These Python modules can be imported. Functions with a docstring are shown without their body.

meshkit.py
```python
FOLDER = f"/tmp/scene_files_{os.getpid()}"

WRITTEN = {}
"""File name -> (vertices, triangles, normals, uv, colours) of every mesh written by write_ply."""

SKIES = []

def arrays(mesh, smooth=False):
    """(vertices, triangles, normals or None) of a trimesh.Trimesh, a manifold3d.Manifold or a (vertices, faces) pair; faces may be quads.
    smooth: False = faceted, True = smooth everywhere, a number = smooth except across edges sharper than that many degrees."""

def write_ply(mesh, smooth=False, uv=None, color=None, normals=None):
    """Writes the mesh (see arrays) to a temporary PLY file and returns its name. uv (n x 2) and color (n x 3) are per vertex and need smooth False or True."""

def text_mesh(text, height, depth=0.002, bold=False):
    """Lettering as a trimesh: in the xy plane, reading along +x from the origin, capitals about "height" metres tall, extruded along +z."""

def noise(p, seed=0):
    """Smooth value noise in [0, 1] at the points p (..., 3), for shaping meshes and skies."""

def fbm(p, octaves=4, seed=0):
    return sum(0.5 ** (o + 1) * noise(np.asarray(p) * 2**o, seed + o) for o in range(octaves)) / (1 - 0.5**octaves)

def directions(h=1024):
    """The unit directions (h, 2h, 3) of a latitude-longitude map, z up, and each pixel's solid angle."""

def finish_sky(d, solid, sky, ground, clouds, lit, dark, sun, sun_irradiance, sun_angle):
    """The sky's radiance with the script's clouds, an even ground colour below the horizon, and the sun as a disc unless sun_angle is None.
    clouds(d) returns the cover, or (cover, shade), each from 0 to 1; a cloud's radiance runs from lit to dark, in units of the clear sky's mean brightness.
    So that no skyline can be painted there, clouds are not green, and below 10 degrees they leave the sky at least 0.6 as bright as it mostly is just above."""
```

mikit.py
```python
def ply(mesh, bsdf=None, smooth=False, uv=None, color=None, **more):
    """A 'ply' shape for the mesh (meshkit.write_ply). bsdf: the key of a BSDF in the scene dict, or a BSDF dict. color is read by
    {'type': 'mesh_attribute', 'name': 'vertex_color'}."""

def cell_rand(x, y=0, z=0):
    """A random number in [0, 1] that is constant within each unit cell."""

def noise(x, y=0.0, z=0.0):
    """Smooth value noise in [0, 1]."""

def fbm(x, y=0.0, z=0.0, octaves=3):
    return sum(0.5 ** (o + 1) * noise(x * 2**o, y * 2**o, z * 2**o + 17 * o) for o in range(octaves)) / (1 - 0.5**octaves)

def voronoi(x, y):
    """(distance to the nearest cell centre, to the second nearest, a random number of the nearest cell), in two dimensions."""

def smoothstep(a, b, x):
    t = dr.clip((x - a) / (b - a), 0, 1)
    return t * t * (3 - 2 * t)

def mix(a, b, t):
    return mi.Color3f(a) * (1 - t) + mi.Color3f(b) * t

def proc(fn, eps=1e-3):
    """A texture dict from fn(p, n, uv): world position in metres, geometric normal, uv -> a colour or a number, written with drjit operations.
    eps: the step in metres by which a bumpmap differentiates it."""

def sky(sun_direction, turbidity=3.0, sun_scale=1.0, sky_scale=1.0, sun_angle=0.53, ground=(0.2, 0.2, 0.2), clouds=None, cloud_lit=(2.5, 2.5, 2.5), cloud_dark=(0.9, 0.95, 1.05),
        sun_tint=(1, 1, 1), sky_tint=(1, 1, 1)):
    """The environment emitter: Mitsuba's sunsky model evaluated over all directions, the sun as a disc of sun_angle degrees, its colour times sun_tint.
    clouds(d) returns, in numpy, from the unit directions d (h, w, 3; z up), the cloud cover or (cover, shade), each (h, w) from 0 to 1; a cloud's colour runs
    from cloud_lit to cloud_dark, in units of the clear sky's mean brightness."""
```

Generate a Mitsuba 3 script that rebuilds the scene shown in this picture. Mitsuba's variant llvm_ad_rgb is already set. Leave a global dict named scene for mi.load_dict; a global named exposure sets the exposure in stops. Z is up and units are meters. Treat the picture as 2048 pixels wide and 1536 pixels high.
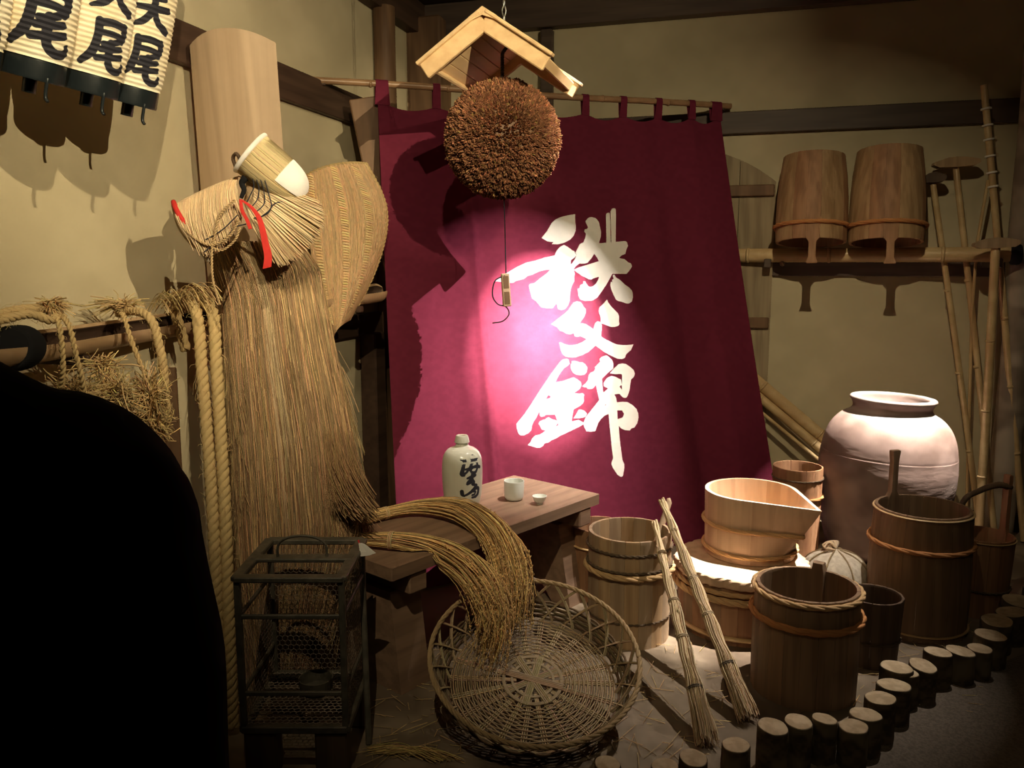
import math, random
import numpy as np
import trimesh, manifold3d
import mitsuba as mi
import drjit as dr
import mikit
from mikit import proc, noise, fbm, mix, smoothstep, voronoi
from shapely.geometry import Polygon, LineString, box as sbox
from shapely.ops import unary_union

# ------------------------------------------------------------------ camera, lights, exposure
FOCAL = 1650.0                      # in pixels of the 2048 wide frame
PITCH = math.atan(238 / 1650.0)
EYE = 1.5
T = mi.ScalarTransform4f
cp, sp = math.cos(PITCH), math.sin(PITCH)
scene = {"type": "scene"}
labels = {}
scene["camera"] = {"type": "perspective", "fov": math.degrees(2 * math.atan(1024 / FOCAL)), "fov_axis": "x", "near_clip": 0.05, "far_clip": 60.0,
                   "to_world": T().look_at(origin=[0, 0, EYE], target=[0, cp, EYE - sp], up=[0, 0, 1])}
exposure = 0.0


def lamp(key, pos, target, rgb, cutoff, beam):
    scene[key] = {"type": "spot", "to_world": T().look_at(origin=list(pos), target=list(target), up=[0.01, 0.02, 1]),
                  "intensity": {"type": "rgb", "value": [float(c) for c in rgb]}, "cutoff_angle": cutoff, "beam_width": beam}


WARM, HALO = np.array([1.0, 0.82, 0.51]), np.array([1.0, 0.90, 0.78])
lamp("lamp_wall_a", (0.91, 0.70, 2.55), (-1.15, 3.18, 1.95), WARM * 19, 27, 11)
lamp("lamp_wall_b", (0.00, 0.50, 2.95), (-1.25, 3.25, 1.98), WARM * 16, 31, 13)
lamp("lamp_ball", (0.91, 0.70, 2.55), (-0.02, 3.45, 2.20), WARM * 25, 9.5, 5)
lamp("lamp_back_wall", (0.90, 2.20, 2.92), (1.55, 4.9, 0.85), WARM * 11, 34, 3)
lamp("lamp_back_wall_high", (0.90, 2.20, 2.92), (0.0, 5.4, 2.55), WARM * 7.5, 34, 1)
lamp("lamp_bench", (-0.35, 0.80, 2.95), (-0.15, 3.15, 0.75), WARM * 13.5, 23, 6)
lamp("lamp_front", (0.60, 0.30, 2.95), (1.10, 2.7, 0.2), WARM * 1.7, 34, 10)
lamp("lamp_curtain_core", (0.80, 3.25, 3.0), (0.19, 4.22, 1.22), HALO * 720, 10.5, 0.6)
lamp("lamp_curtain_halo", (0.80, 3.25, 3.0), (0.05, 4.06, 0.95), HALO * 95, 22, 2)
lamp("lamp_scoop_core", (1.62, 3.15, 3.0), (0.95, 3.29, 0.35), HALO * 160, 7.8, 4)
lamp("lamp_scoop_halo", (1.62, 3.15, 3.0), (0.85, 3.20, 0.3), HALO * 40, 21, 3)
lamp("lamp_jar", (2.38, 3.74, 3.0), (1.97, 4.12, 0.72), HALO * 330, 12, 4)
# ------------------------------------------------------------------ helpers
random.seed(7)
RNG = np.random.default_rng(11)
V = lambda *a: np.array(a, float)


def at(px, py, y):
    """The point at distance y into the room that the photograph shows at (px, py)."""
    a, b = (px - 1024) / FOCAL, (py - 768) / FOCAL
    d = V(a, cp - b * sp, -sp - b * cp)
    return V(0, 0, EYE) + d * (y / d[1])


def onz(px, py, z=0.0):
    a, b = (px - 1024) / FOCAL, (py - 768) / FOCAL
    d = V(a, cp - b * sp, -sp - b * cp)
    return V(0, 0, EYE) + d * ((z - EYE) / d[2])


CORNER, WU, WV = V(-0.602, 5.56, 0), V(0.2791, 0.9603, 0), V(0.9603, -0.2791, 0)   # room corner, direction of the left wall, of the back wall
UP = V(0, 0, 1)


def unit(a):
    a = np.asarray(a, float)
    return a / (np.linalg.norm(a) + 1e-12)


def num(key):
    if key not in scene and key not in labels:
        return key
    i = 1
    while f"{key}_{i:03d}" in scene or f"{key}_{i:03d}" in labels:
        i += 1
    return f"{key}_{i:03d}"


def note(key, label=None, cat=None, group=None, kind=None):
    d = {k: v for k, v in (("label", label), ("category", cat), ("group", group), ("kind", kind)) if v}
    if d:
        labels[key] = {**labels.get(key, {}), **d}
    return key


def thing(name, label, cat, group=None):
    return note(num(name), label, cat, group)


def shape(mesh, bsdf, smooth=30, color=None):
    if isinstance(mesh, M):
        v, f, c = mesh.get()
        if c is not None:
            return mikit.ply((v, f), bsdf, smooth=bool(smooth), color=c)
        mesh = (v, f)
    if color is not None:
        return mikit.ply(mesh, bsdf, smooth=bool(smooth), color=color)
    return mikit.ply(mesh, bsdf, smooth=smooth)


def put(name, mesh, bsdf, parent=None, smooth=30, label=None, cat=None, group=None, kind=None, to_world=None):
    """One entry of the scene: a part of parent, or a thing of its own."""
    key = num(name if parent is None else parent + "__" + name)
    d = mesh if isinstance(mesh, dict) else shape(mesh, bsdf, smooth)
    scene[key] = {**d, "to_world": to_world} if to_world is not None else d
    return note(key, label, cat, group, kind)


def struct(name, mesh, bsdf, smooth=False):
    return put(name, mesh, bsdf, None, smooth, kind="structure")


class M:
    """Collects pieces of one mesh, with an optional colour per piece."""

    def __init__(self):
        self.v, self.f, self.c, self.n = [], [], [], 0

    def add(self, vf, color=None):
        v, f = np.asarray(vf[0], float), np.asarray(vf[1], int)
        if f.shape[1] == 4:
            f = np.vstack([f[:, [0, 1, 2]], f[:, [0, 2, 3]]])
        self.v.append(v)
        self.f.append(f + self.n)
        self.n += len(v)
        if color is not None:
            self.c.append(np.broadcast_to(np.asarray(color, float), (len(v), 3)))
        return self

    def get(self):
        return np.vstack(self.v), np.vstack(self.f), (np.vstack(self.c) if self.c else None)


def hull(points):
    h = trimesh.Trimesh(np.asarray(points, float)).convex_hull if False else trimesh.convex.convex_hull(np.asarray(points, float))
    return np.array(h.vertices), np.array(h.faces)


def block(center, ax, ay, az, sx, sy, sz, bevel=0.004):
    """Chamfered box with axes ax, ay, az and full sizes."""
    ax, ay, az = unit(ax), unit(ay), unit(az)
    b = min(bevel, 0.45 * min(sx, sy, sz))
    pts = []
    for i in (-1, 1):
        for j in (-1, 1):
            for k in (-1, 1):
                for c in ((b, 0, 0), (0, b, 0), (0, 0, b)):
                    q = (i * (sx / 2 - (b - c[0])), j * (sy / 2 - (b - c[1])), k * (sz / 2 - (b - c[2])))
                    pts.append(np.asarray(center) + ax * q[0] + ay * q[1] + az * q[2])
    return hull(pts)


def beam(p0, p1, w, h, side=UP, bevel=0.004, ext=0.0):
    """A bar from p0 to p1: w across, h along side."""
    p0, p1 = np.asarray(p0, float), np.asarray(p1, float)
    a = unit(p1 - p0)
    c = unit(np.asarray(side, float) - a * np.dot(side, a))
    return block((p0 + p1) / 2, a, np.cross(c, a), c, np.linalg.norm(p1 - p0) + ext, w, h, bevel)


def frames(P):
    P = np.asarray(P, float)
    t = np.gradient(P, axis=0)
    t /= np.linalg.norm(t, axis=1, keepdims=True) + 1e-12
    a = np.cross(t[0], UP if abs(t[0][2]) < 0.9 else V(1, 0, 0))
    N = []
    for i in range(len(P)):
        a = unit(a - t[i] * np.dot(a, t[i]))
        N.append(a)
    N = np.array(N)
    return t, N, np.cross(t, N)


def tube(P, r, sides=8, closed=False, flat=1.0):
    P = np.asarray(P, float)
    if closed:
        t = np.roll(P, -1, 0) - np.roll(P, 1, 0)
        t /= np.linalg.norm(t, axis=1, keepdims=True)
        nrm = unit(np.cross(P[1] - P[0], P[len(P) // 3] - P[0]))
        N = np.cross(t, nrm)
        B = np.broadcast_to(nrm, P.shape)
    else:
        t, N, B = frames(P)
    R = np.broadcast_to(np.asarray(r, float), (len(P),))
    a = np.arange(sides) * 2 * np.pi / sides
    v = P[:, None] + R[:, None, None] * (np.cos(a)[None, :, None] * N[:, None] + flat * np.sin(a)[None, :, None] * B[:, None])
    n = len(P)
    ii = np.arange(n if closed else n - 1)[:, None]
    j = np.arange(sides)[None]
    i2, j2 = (ii + 1) % n, (j + 1) % sides
    q = np.stack([ii * sides + j, ii * sides + j2, i2 * sides + j2, i2 * sides + j], -1).reshape(-1, 4)
    f = np.vstack([q[:, [0, 2, 1]], q[:, [0, 3, 2]]])
    v = v.reshape(-1, 3)
    if not closed:
        c0, c1 = len(v), len(v) + 1
        v = np.vstack([v, P[:1], P[-1:]])
        jj = np.arange(sides)
        f = np.vstack([f, np.stack([np.full(sides, c0), jj, (jj + 1) % sides], 1), np.stack([np.full(sides, c1), (n - 1) * sides + (jj + 1) % sides, (n - 1) * sides + jj], 1)])
        f = f[:, ::-1] if False else f
    return v, f


def spline(pts, n=24):
    """Catmull-Rom through the points, n samples in all."""
    p = np.asarray(pts, float)
    p = np.vstack([2 * p[0] - p[1], p, 2 * p[-1] - p[-2]])
    m = len(p) - 3
    out = []
    for s in np.linspace(0, m - 1e-9, n):
        i, t = int(s), s - int(s)
        a, b, c, d = p[i], p[i + 1], p[i + 2], p[i + 3]
        out.append(0.5 * (2 * b + (c - a) * t + (2 * a - 5 * b + 4 * c - d) * t * t + (3 * b - a - 3 * c + d) * t ** 3))
    return np.array(out)


def strands(P, r, sides=3):
    """Many thin tubes at once. P: (n, k, 3); r: scalar, (k,) or (n, k)."""
    P = np.asarray(P, float)
    n, k, _ = P.shape
    t = np.gradient(P, axis=1)
    t /= np.linalg.norm(t, axis=2, keepdims=True) + 1e-12
    ref = np.where(np.abs(t[..., 2:]) < 0.8, UP, V(1, 0.3, 0))
    N = np.cross(t, ref)
    N /= np.linalg.norm(N, axis=2, keepdims=True) + 1e-12
    B = np.cross(t, N)
    R = np.broadcast_to(np.asarray(r, float), (n, k))
    a = np.arange(sides) * 2 * np.pi / sides + 0.4
    v = P[:, :, None] + R[:, :, None, None] * (np.cos(a)[:, None] * N[:, :, None] + np.sin(a)[:, None] * B[:, :, None])
    i, j = np.meshgrid(np.arange(k - 1), np.arange(sides), indexing="ij")
    q = np.stack([i * sides + j, i * sides + (j + 1) % sides, (i + 1) * sides + (j + 1) % sides, (i + 1) * sides + j], -1).reshape(-1, 4)
    f = np.vstack([q[:, [0, 2, 1]], q[:, [0, 3, 2]]])
    f = (f[None] + (np.arange(n) * k * sides)[:, None, None]).reshape(-1, 3)
    return v.reshape(-1, 3), f


def tint(n, c, var=0.15, hue=0.05, rng=RNG):
    """n random tones around the colour c."""
    k = np.exp(rng.normal(0, var, (n, 1)))
    return np.clip(np.asarray(c) * k * np.exp(rng.normal(0, hue, (n, 3))), 0, 0.95)


def add_strands(m, P, r, col, sides=3):
    v, f = strands(P, r, sides)
    m.add((v, f), np.repeat(np.asarray(col), P.shape[1] * sides, axis=0))


def lathe(profile, n=48, center=(0, 0, 0), cap=False):
    """Revolves (r, z) points about z. Give a closed outline by hand (start and end on the axis)."""
    p = np.asarray(profile, float)
    a = np.arange(n) * 2 * np.pi / n
    v = np.stack([p[:, 0][:, None] * np.cos(a), p[:, 0][:, None] * np.sin(a), np.broadcast_to(p[:, 1][:, None], (len(p), n))], -1).reshape(-1, 3) + np.asarray(center)
    i, j = np.meshgrid(np.arange(len(p) - 1), np.arange(n), indexing="ij")
    q = np.stack([i * n + j, i * n + (j + 1) % n, (i + 1) * n + (j + 1) % n, (i + 1) * n + j], -1).reshape(-1, 4)
    f = np.vstack([q[:, [0, 1, 2]], q[:, [0, 2, 3]]])
    ar = np.linalg.norm(np.cross(v[f[:, 1]] - v[f[:, 0]], v[f[:, 2]] - v[f[:, 0]]), axis=1)
    return v, f[ar > 1e-12]


def place(vf, o, ex, ey, ez):
    return np.asarray(o) + vf[0][:, :1] * ex + vf[0][:, 1:2] * ey + vf[0][:, 2:3] * ez, vf[1]


def mat(o, ex, ey, ez):
    m = np.eye(4)
    m[:3, 0], m[:3, 1], m[:3, 2], m[:3, 3] = ex, ey, ez, o
    return m


def rope(P, R, pitch, n=3, sides=6, sub=1.0, fuzz=0, col=(0.5, 0.36, 0.17), m=None, closed=False):
    """A laid rope along P: n strands turning around the path; fuzz loose fibres."""
    P = np.asarray(P, float)
    seg = np.linalg.norm(np.diff(P, axis=0), axis=1)
    s = np.concatenate([[0], np.cumsum(seg)])
    k = max(8, int(s[-1] / (pitch / 9)))
    u = np.linspace(0, s[-1], k)
    Q = np.stack([np.interp(u, s, P[:, i]) for i in range(3)], 1)
    t, N, B = frames(Q)
    m = m or M()
    rs = R * 0.56 if n == 3 else R * 0.52
    for i in range(n):
        a = 2 * np.pi * (u / pitch + i / n)
        C = Q + (R - rs) * (np.cos(a)[:, None] * N + np.sin(a)[:, None] * B)
        m.add(tube(C, rs * sub, sides), tint(1, col, 0.05, 0.008))
    if fuzz:
        i = RNG.integers(0, k, fuzz)
        a = RNG.uniform(0, 6.28, fuzz)
        d = np.cos(a)[:, None] * N[i] + np.sin(a)[:, None] * B[i]
        L = R * RNG.uniform(0.4, 1.5, fuzz)[:, None]
        tt = t[i] * RNG.normal(0, 1.2, (fuzz, 1))
        F = np.stack([Q[i] + d * R * 0.8, Q[i] + d * (R * 0.9 + L * 0.5) + tt * L * 0.5, Q[i] + d * (R * 0.9 + L * 0.7) + tt * L - UP * L * 0.3], 1)
        add_strands(m, F, 0.0005, tint(fuzz, np.asarray(col) * 1.15, 0.12))
    return m


def ring(c, r, n=64, ez=UP, a0=0.0, wob=0.0, seed=0):
    ex = unit(np.cross(ez, V(0.31, 0.87, 0.1)))
    ey = np.cross(ez, ex)
    a = np.linspace(0, 2 * np.pi, n) + a0
    w = 1 + wob * np.sin(3 * a + seed) + wob * np.sin(7 * a + 2 * seed)
    return np.asarray(c) + (r * w)[:, None] * (np.cos(a)[:, None] * ex + np.sin(a)[:, None] * ey)


def triangulate(poly):
    v, f = trimesh.creation.triangulate_polygon(poly, engine="earcut")
    return np.asarray(v), np.asarray(f)


def prism(poly, depth):
    t = trimesh.creation.extrude_polygon(poly, depth, engine="earcut")
    return np.array(t.vertices), np.array(t.faces)


def lettering(poly, du, dv, fn):
    """A flat print: the polygon cut into cells of du x dv, its corners laid on a surface by fn(u, v) -> points."""
    m = M()
    x0, y0, x1, y1 = poly.bounds
    for i in range(int(x0 // du), int(x1 // du) + 1):
        col = poly.intersection(sbox(i * du, y0 - 1, (i + 1) * du, y1 + 1))
        if col.is_empty:
            continue
        for j in range(int(y0 // dv), int(y1 // dv) + 1):
            g = col.intersection(sbox(i * du, j * dv, (i + 1) * du, (j + 1) * dv))
            for p in getattr(g, "geoms", [g]):
                if p.geom_type == "Polygon" and p.area > 1e-9:
                    v, f = triangulate(p)
                    if len(f):
                        m.add((fn(v[:, 0], v[:, 1]), f))
    return m


def brush(strokes):
    """Brush strokes [(points, width or widths)] as one outline."""
    out = []
    for pts, w in strokes:
        p = spline([(x, y, 0) for x, y in pts], 6 * len(pts))[:, :2] if len(pts) > 2 else np.linspace(pts[0], pts[1], 8)
        ws = np.interp(np.linspace(0, 1, len(p)), np.linspace(0, 1, len(w)), w) if isinstance(w, (list, tuple)) else np.full(len(p), w)
        for a, b, wa, wb in zip(p[:-1], p[1:], ws[:-1], ws[1:]):
            from shapely.geometry import Point
            out.append(unary_union([Point(a).buffer(wa / 2, 6), Point(b).buffer(wb / 2, 6)]).convex_hull)
    return unary_union(out).simplify(0.004)


# ------------------------------------------------------------------ materials
def bsdf(key, base, rough=0.7, spec=0.3, bump=None, bump_scale=0.0, twosided=True, **kw):
    c = base if isinstance(base, dict) else {"type": "rgb", "value": [float(x) for x in base]}
    b = {"type": "principled", "base_color": c, "roughness": rough, "specular": spec, **kw}
    if bump is not None:
        b = {"type": "bumpmap", "bump": bump, "scale": bump_scale, "bsdf": b}
    scene[key] = {"type": "twosided", "bsdf": b} if twosided else b


def wood(c1, c2, axis=(0, 0, 1), s=1.0, seed=0.0):
    ax = unit(axis)

    def fn(p, n, uv):
        al = p.x * float(ax[0]) + p.y * float(ax[1]) + p.z * float(ax[2])
        x, y, z = p.x - al * float(ax[0]), p.y - al * float(ax[1]), p.z - al * float(ax[2])
        k = 42 * s
        w = fbm(x * k + al * 2.5 + seed, y * k + al * 2.1, z * k, octaves=2)
        g = noise(x * 190 * s + seed, y * 190 * s + al * 5, z * 190 * s)
        b = noise(x * 7 + al * 3 + seed, y * 7, z * 7 + 5)
        t = dr.clip(0.62 * smoothstep(0.25, 0.75, w) + 0.25 * g + 0.35 * (b - 0.3), 0, 1)
        return mix(c1, c2, t)

    return proc(fn)


def mottled(c1, c2, k, c3=None, k3=3.0, seed=0.0):
    def fn(p, n, uv):
        t = smoothstep(0.3, 0.7, fbm(p.x * k + seed, p.y * k, p.z * k, octaves=3))
        c = mix(c1, c2, t)
        if c3 is not None:
            c = mix(c, c3, smoothstep(0.5, 0.75, fbm(p.x * k3 + 9, p.y * k3 + seed, p.z * k3, octaves=2)))
        return c

    return proc(fn)


ATTR = {"type": "mesh_attribute", "name": "vertex_color"}
bsdf("plaster", mottled((0.50, 0.435, 0.29), (0.55, 0.48, 0.325), 5.0, (0.49, 0.42, 0.275), 1.3), 0.95, 0.05)
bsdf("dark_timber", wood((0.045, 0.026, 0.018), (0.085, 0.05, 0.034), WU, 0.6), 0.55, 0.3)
bsdf("dark_timber_back", wood((0.06, 0.042, 0.034), (0.10, 0.072, 0.055), WV, 0.6), 0.5, 0.3)
bsdf("brown_post", wood((0.10, 0.055, 0.03), (0.19, 0.11, 0.06), UP, 0.5), 0.6, 0.3)
bsdf("earth", mottled((0.15, 0.115, 0.08), (0.23, 0.18, 0.13), 9, (0.115, 0.085, 0.06), 2.2), 0.95, 0.05,
     proc(lambda p, n, uv: fbm(p.x * 30, p.y * 30, p.z * 30, octaves=3)), 0.012)
bsdf("carpet", mottled((0.105, 0.085, 0.065), (0.15, 0.12, 0.095), 160), 0.95, 0.03)
bsdf("bare_fibre", ATTR, 0.75, 0.12)
bsdf("matte_fibre", ATTR, 0.95, 0.0)
bsdf("mesh_wire", (0.24, 0.19, 0.15), 0.5, 0.5)
bsdf("stave_new", wood((0.60, 0.43, 0.285), (0.48, 0.325, 0.205), UP, 0.8, 29.0), 0.55, 0.3)
bsdf("stave_new_b", wood((0.57, 0.405, 0.26), (0.46, 0.30, 0.19), UP, 0.8, 31.0), 0.55, 0.3)
bsdf("stave_tan", wood((0.44, 0.30, 0.17), (0.27, 0.165, 0.085), UP), 0.6, 0.25)
bsdf("stave_pale", wood((0.39, 0.285, 0.185), (0.27, 0.185, 0.115), UP, 1.0, 3.0), 0.6, 0.25)
bsdf("stave_tan_b", wood((0.40, 0.265, 0.145), (0.25, 0.15, 0.075), UP, 1.0, 11.0), 0.6, 0.25)
bsdf("stave_brown", wood((0.25, 0.165, 0.10), (0.165, 0.10, 0.06), UP, 1.0, 13.0), 0.6, 0.25)
bsdf("stave_brown_b", wood((0.27, 0.165, 0.095), (0.15, 0.095, 0.055), UP, 1.0, 17.0), 0.6, 0.25)
bsdf("stave_red_b", wood((0.34, 0.19, 0.105), (0.22, 0.115, 0.06), UP, 1.0, 19.0), 0.6, 0.25)
bsdf("stave_pale_b", wood((0.37, 0.265, 0.17), (0.26, 0.175, 0.105), UP, 1.0, 23.0), 0.6, 0.25)
bsdf("stave_red", wood((0.32, 0.17, 0.09), (0.20, 0.095, 0.05), UP, 1.0, 7.0), 0.6, 0.25)
bsdf("stave_dark", wood((0.13, 0.085, 0.055), (0.07, 0.045, 0.03), UP, 1.0, 5.0), 0.6, 0.25)
bsdf("new_wood", wood((0.72, 0.52, 0.29), (0.60, 0.40, 0.21), WU, 0.7, 2.0), 0.5, 0.3)
bsdf("board_wood", wood((0.54, 0.40, 0.27), (0.42, 0.30, 0.195), UP, 0.8, 4.0), 0.6, 0.25)
bsdf("grey_board", wood((0.38, 0.31, 0.20), (0.25, 0.19, 0.12), UP, 0.7, 8.0), 0.75, 0.2)
BX = unit(V(0.796, 0.917, 0))
bsdf("bench_wood", wood((0.25, 0.16, 0.105), (0.15, 0.092, 0.06), BX, 0.8, 6.0), 0.7, 0.25)
bsdf("bamboo", mottled((0.62, 0.46, 0.25), (0.52, 0.36, 0.18), 14, (0.46, 0.30, 0.15), 4.0), 0.35, 0.4)
bsdf("bamboo_brown", mottled((0.33, 0.20, 0.11), (0.24, 0.14, 0.075), 14), 0.35, 0.45)
bsdf("pole_wood", mottled((0.47, 0.32, 0.19), (0.38, 0.25, 0.14), 10), 0.45, 0.35)
bsdf("maroon_cloth", mottled((0.130, 0.0185, 0.039), (0.115, 0.0160, 0.034), 40), 0.95, 0.05)
bsdf("white_print", (0.86, 0.83, 0.77), 0.95, 0.05)
bsdf("lantern_paper", mottled((0.80, 0.73, 0.56), (0.70, 0.61, 0.42), 12), 0.8, 0.15)
bsdf("ink", (0.022, 0.022, 0.03), 0.7, 0.2)
bsdf("black_lacquer", (0.010, 0.014, 0.016), 0.3, 0.5)
bsdf("black_iron", mottled((0.06, 0.055, 0.042), (0.10, 0.088, 0.066), 30), 0.55, 0.4)
bsdf("black_felt", (0.012, 0.012, 0.013), 0.95, 0.1)
bsdf("coat_cloth", (0.010, 0.011, 0.013), 0.95, 0.05)
bsdf("skin", (0.52, 0.33, 0.23), 0.55, 0.3)
bsdf("red_cloth", (0.55, 0.035, 0.03), 0.8, 0.2)
bsdf("white_cloth", (0.78, 0.76, 0.74), 0.9, 0.1)
bsdf("hemp_sack", mottled((0.62, 0.55, 0.44), (0.50, 0.43, 0.33), 60), 0.95, 0.05)
bsdf("jar_clay", mottled((0.20, 0.14, 0.12), (0.135, 0.09, 0.075), 9, (0.27, 0.205, 0.18), 5.0), 0.6, 0.3,
     proc(lambda p, n, uv: fbm(p.x * 12, p.y * 12, p.z * 34, octaves=3)), 0.0015)
bsdf("celadon", (0.50, 0.49, 0.40), 0.12, 0.5, clearcoat=0.6, clearcoat_gloss=0.95)
bsdf("porcelain", (0.66, 0.69, 0.64), 0.12, 0.5, clearcoat=0.6, clearcoat_gloss=0.95)
bsdf("bark", mottled((0.11, 0.08, 0.05), (0.055, 0.04, 0.028), 45, (0.16, 0.125, 0.08), 14.0), 0.9, 0.1,
     proc(lambda p, n, uv: fbm(p.x * 90, p.y * 90, p.z * 25, octaves=2)), 0.006)
bsdf("cut_wood", mottled((0.53, 0.41, 0.27), (0.42, 0.31, 0.19), 50), 0.85, 0.1)
bsdf("steel", (0.6, 0.6, 0.58), 0.3, 0.5, metallic=1.0)
bsdf("grey_log", mottled((0.30, 0.25, 0.20), (0.20, 0.16, 0.125), 8, (0.42, 0.36, 0.30), 6.0), 0.85, 0.15)
bsdf("paper", (0.82, 0.80, 0.76), 0.9, 0.1)


def loft(rings, cap=True):
    """Skin over closed rings (levels, k, 3)."""
    R = np.asarray(rings, float)
    L, k, _ = R.shape
    i, j = np.meshgrid(np.arange(L - 1), np.arange(k), indexing="ij")
    q = np.stack([i * k + j, i * k + (j + 1) % k, (i + 1) * k + (j + 1) % k, (i + 1) * k + j], -1).reshape(-1, 4)
    f = np.vstack([q[:, [0, 1, 2]], q[:, [0, 2, 3]]])
    v = R.reshape(-1, 3)
    if cap:
        c = len(v)
        v = np.vstack([v, R[0].mean(0), R[-1].mean(0)])
        jj = np.arange(k)
        f = np.vstack([f, np.stack([np.full(k, c), (jj + 1) % k, jj], 1), np.stack([np.full(k, c + 1), (L - 1) * k + jj, (L - 1) * k + (jj + 1) % k], 1)])
    return v, f


def sheet(P, th=0.004):
    """A thin curved sheet over the grid P (m, n, 3), with thickness."""
    P = np.asarray(P, float)
    m, n, _ = P.shape
    N = np.cross(np.gradient(P, axis=0), np.gradient(P, axis=1))
    N /= np.linalg.norm(N, axis=2, keepdims=True) + 1e-12
    i, j = np.meshgrid(np.arange(m - 1), np.arange(n - 1), indexing="ij")
    q = np.stack([i * n + j, (i + 1) * n + j, (i + 1) * n + j + 1, i * n + j + 1], -1).reshape(-1, 4)
    v = np.vstack([(P + N * th / 2).reshape(-1, 3), (P - N * th / 2).reshape(-1, 3)])
    k = m * n
    b = np.concatenate([np.arange(n), np.arange(1, m) * n + n - 1, (m - 1) * n + np.arange(n - 2, -1, -1), np.arange(m - 2, 0, -1) * n])
    b2 = np.roll(b, -1)
    side = np.stack([b, b2, b2 + k, b + k], 1)
    q = np.vstack([q, q[:, ::-1] + k, side])
    return v, np.vstack([q[:, [0, 1, 2]], q[:, [0, 2, 3]]])


# ------------------------------------------------------------------ the setting
HC = 3.12


def wall(name, p0, p1, out):
    mid = (p0 + p1) / 2 + out * 0.06 + UP * HC / 2
    return struct(name, block(mid, p1 - p0, out, UP, np.linalg.norm(p1 - p0), 0.12, HC, 0.002), "plaster")


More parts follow.
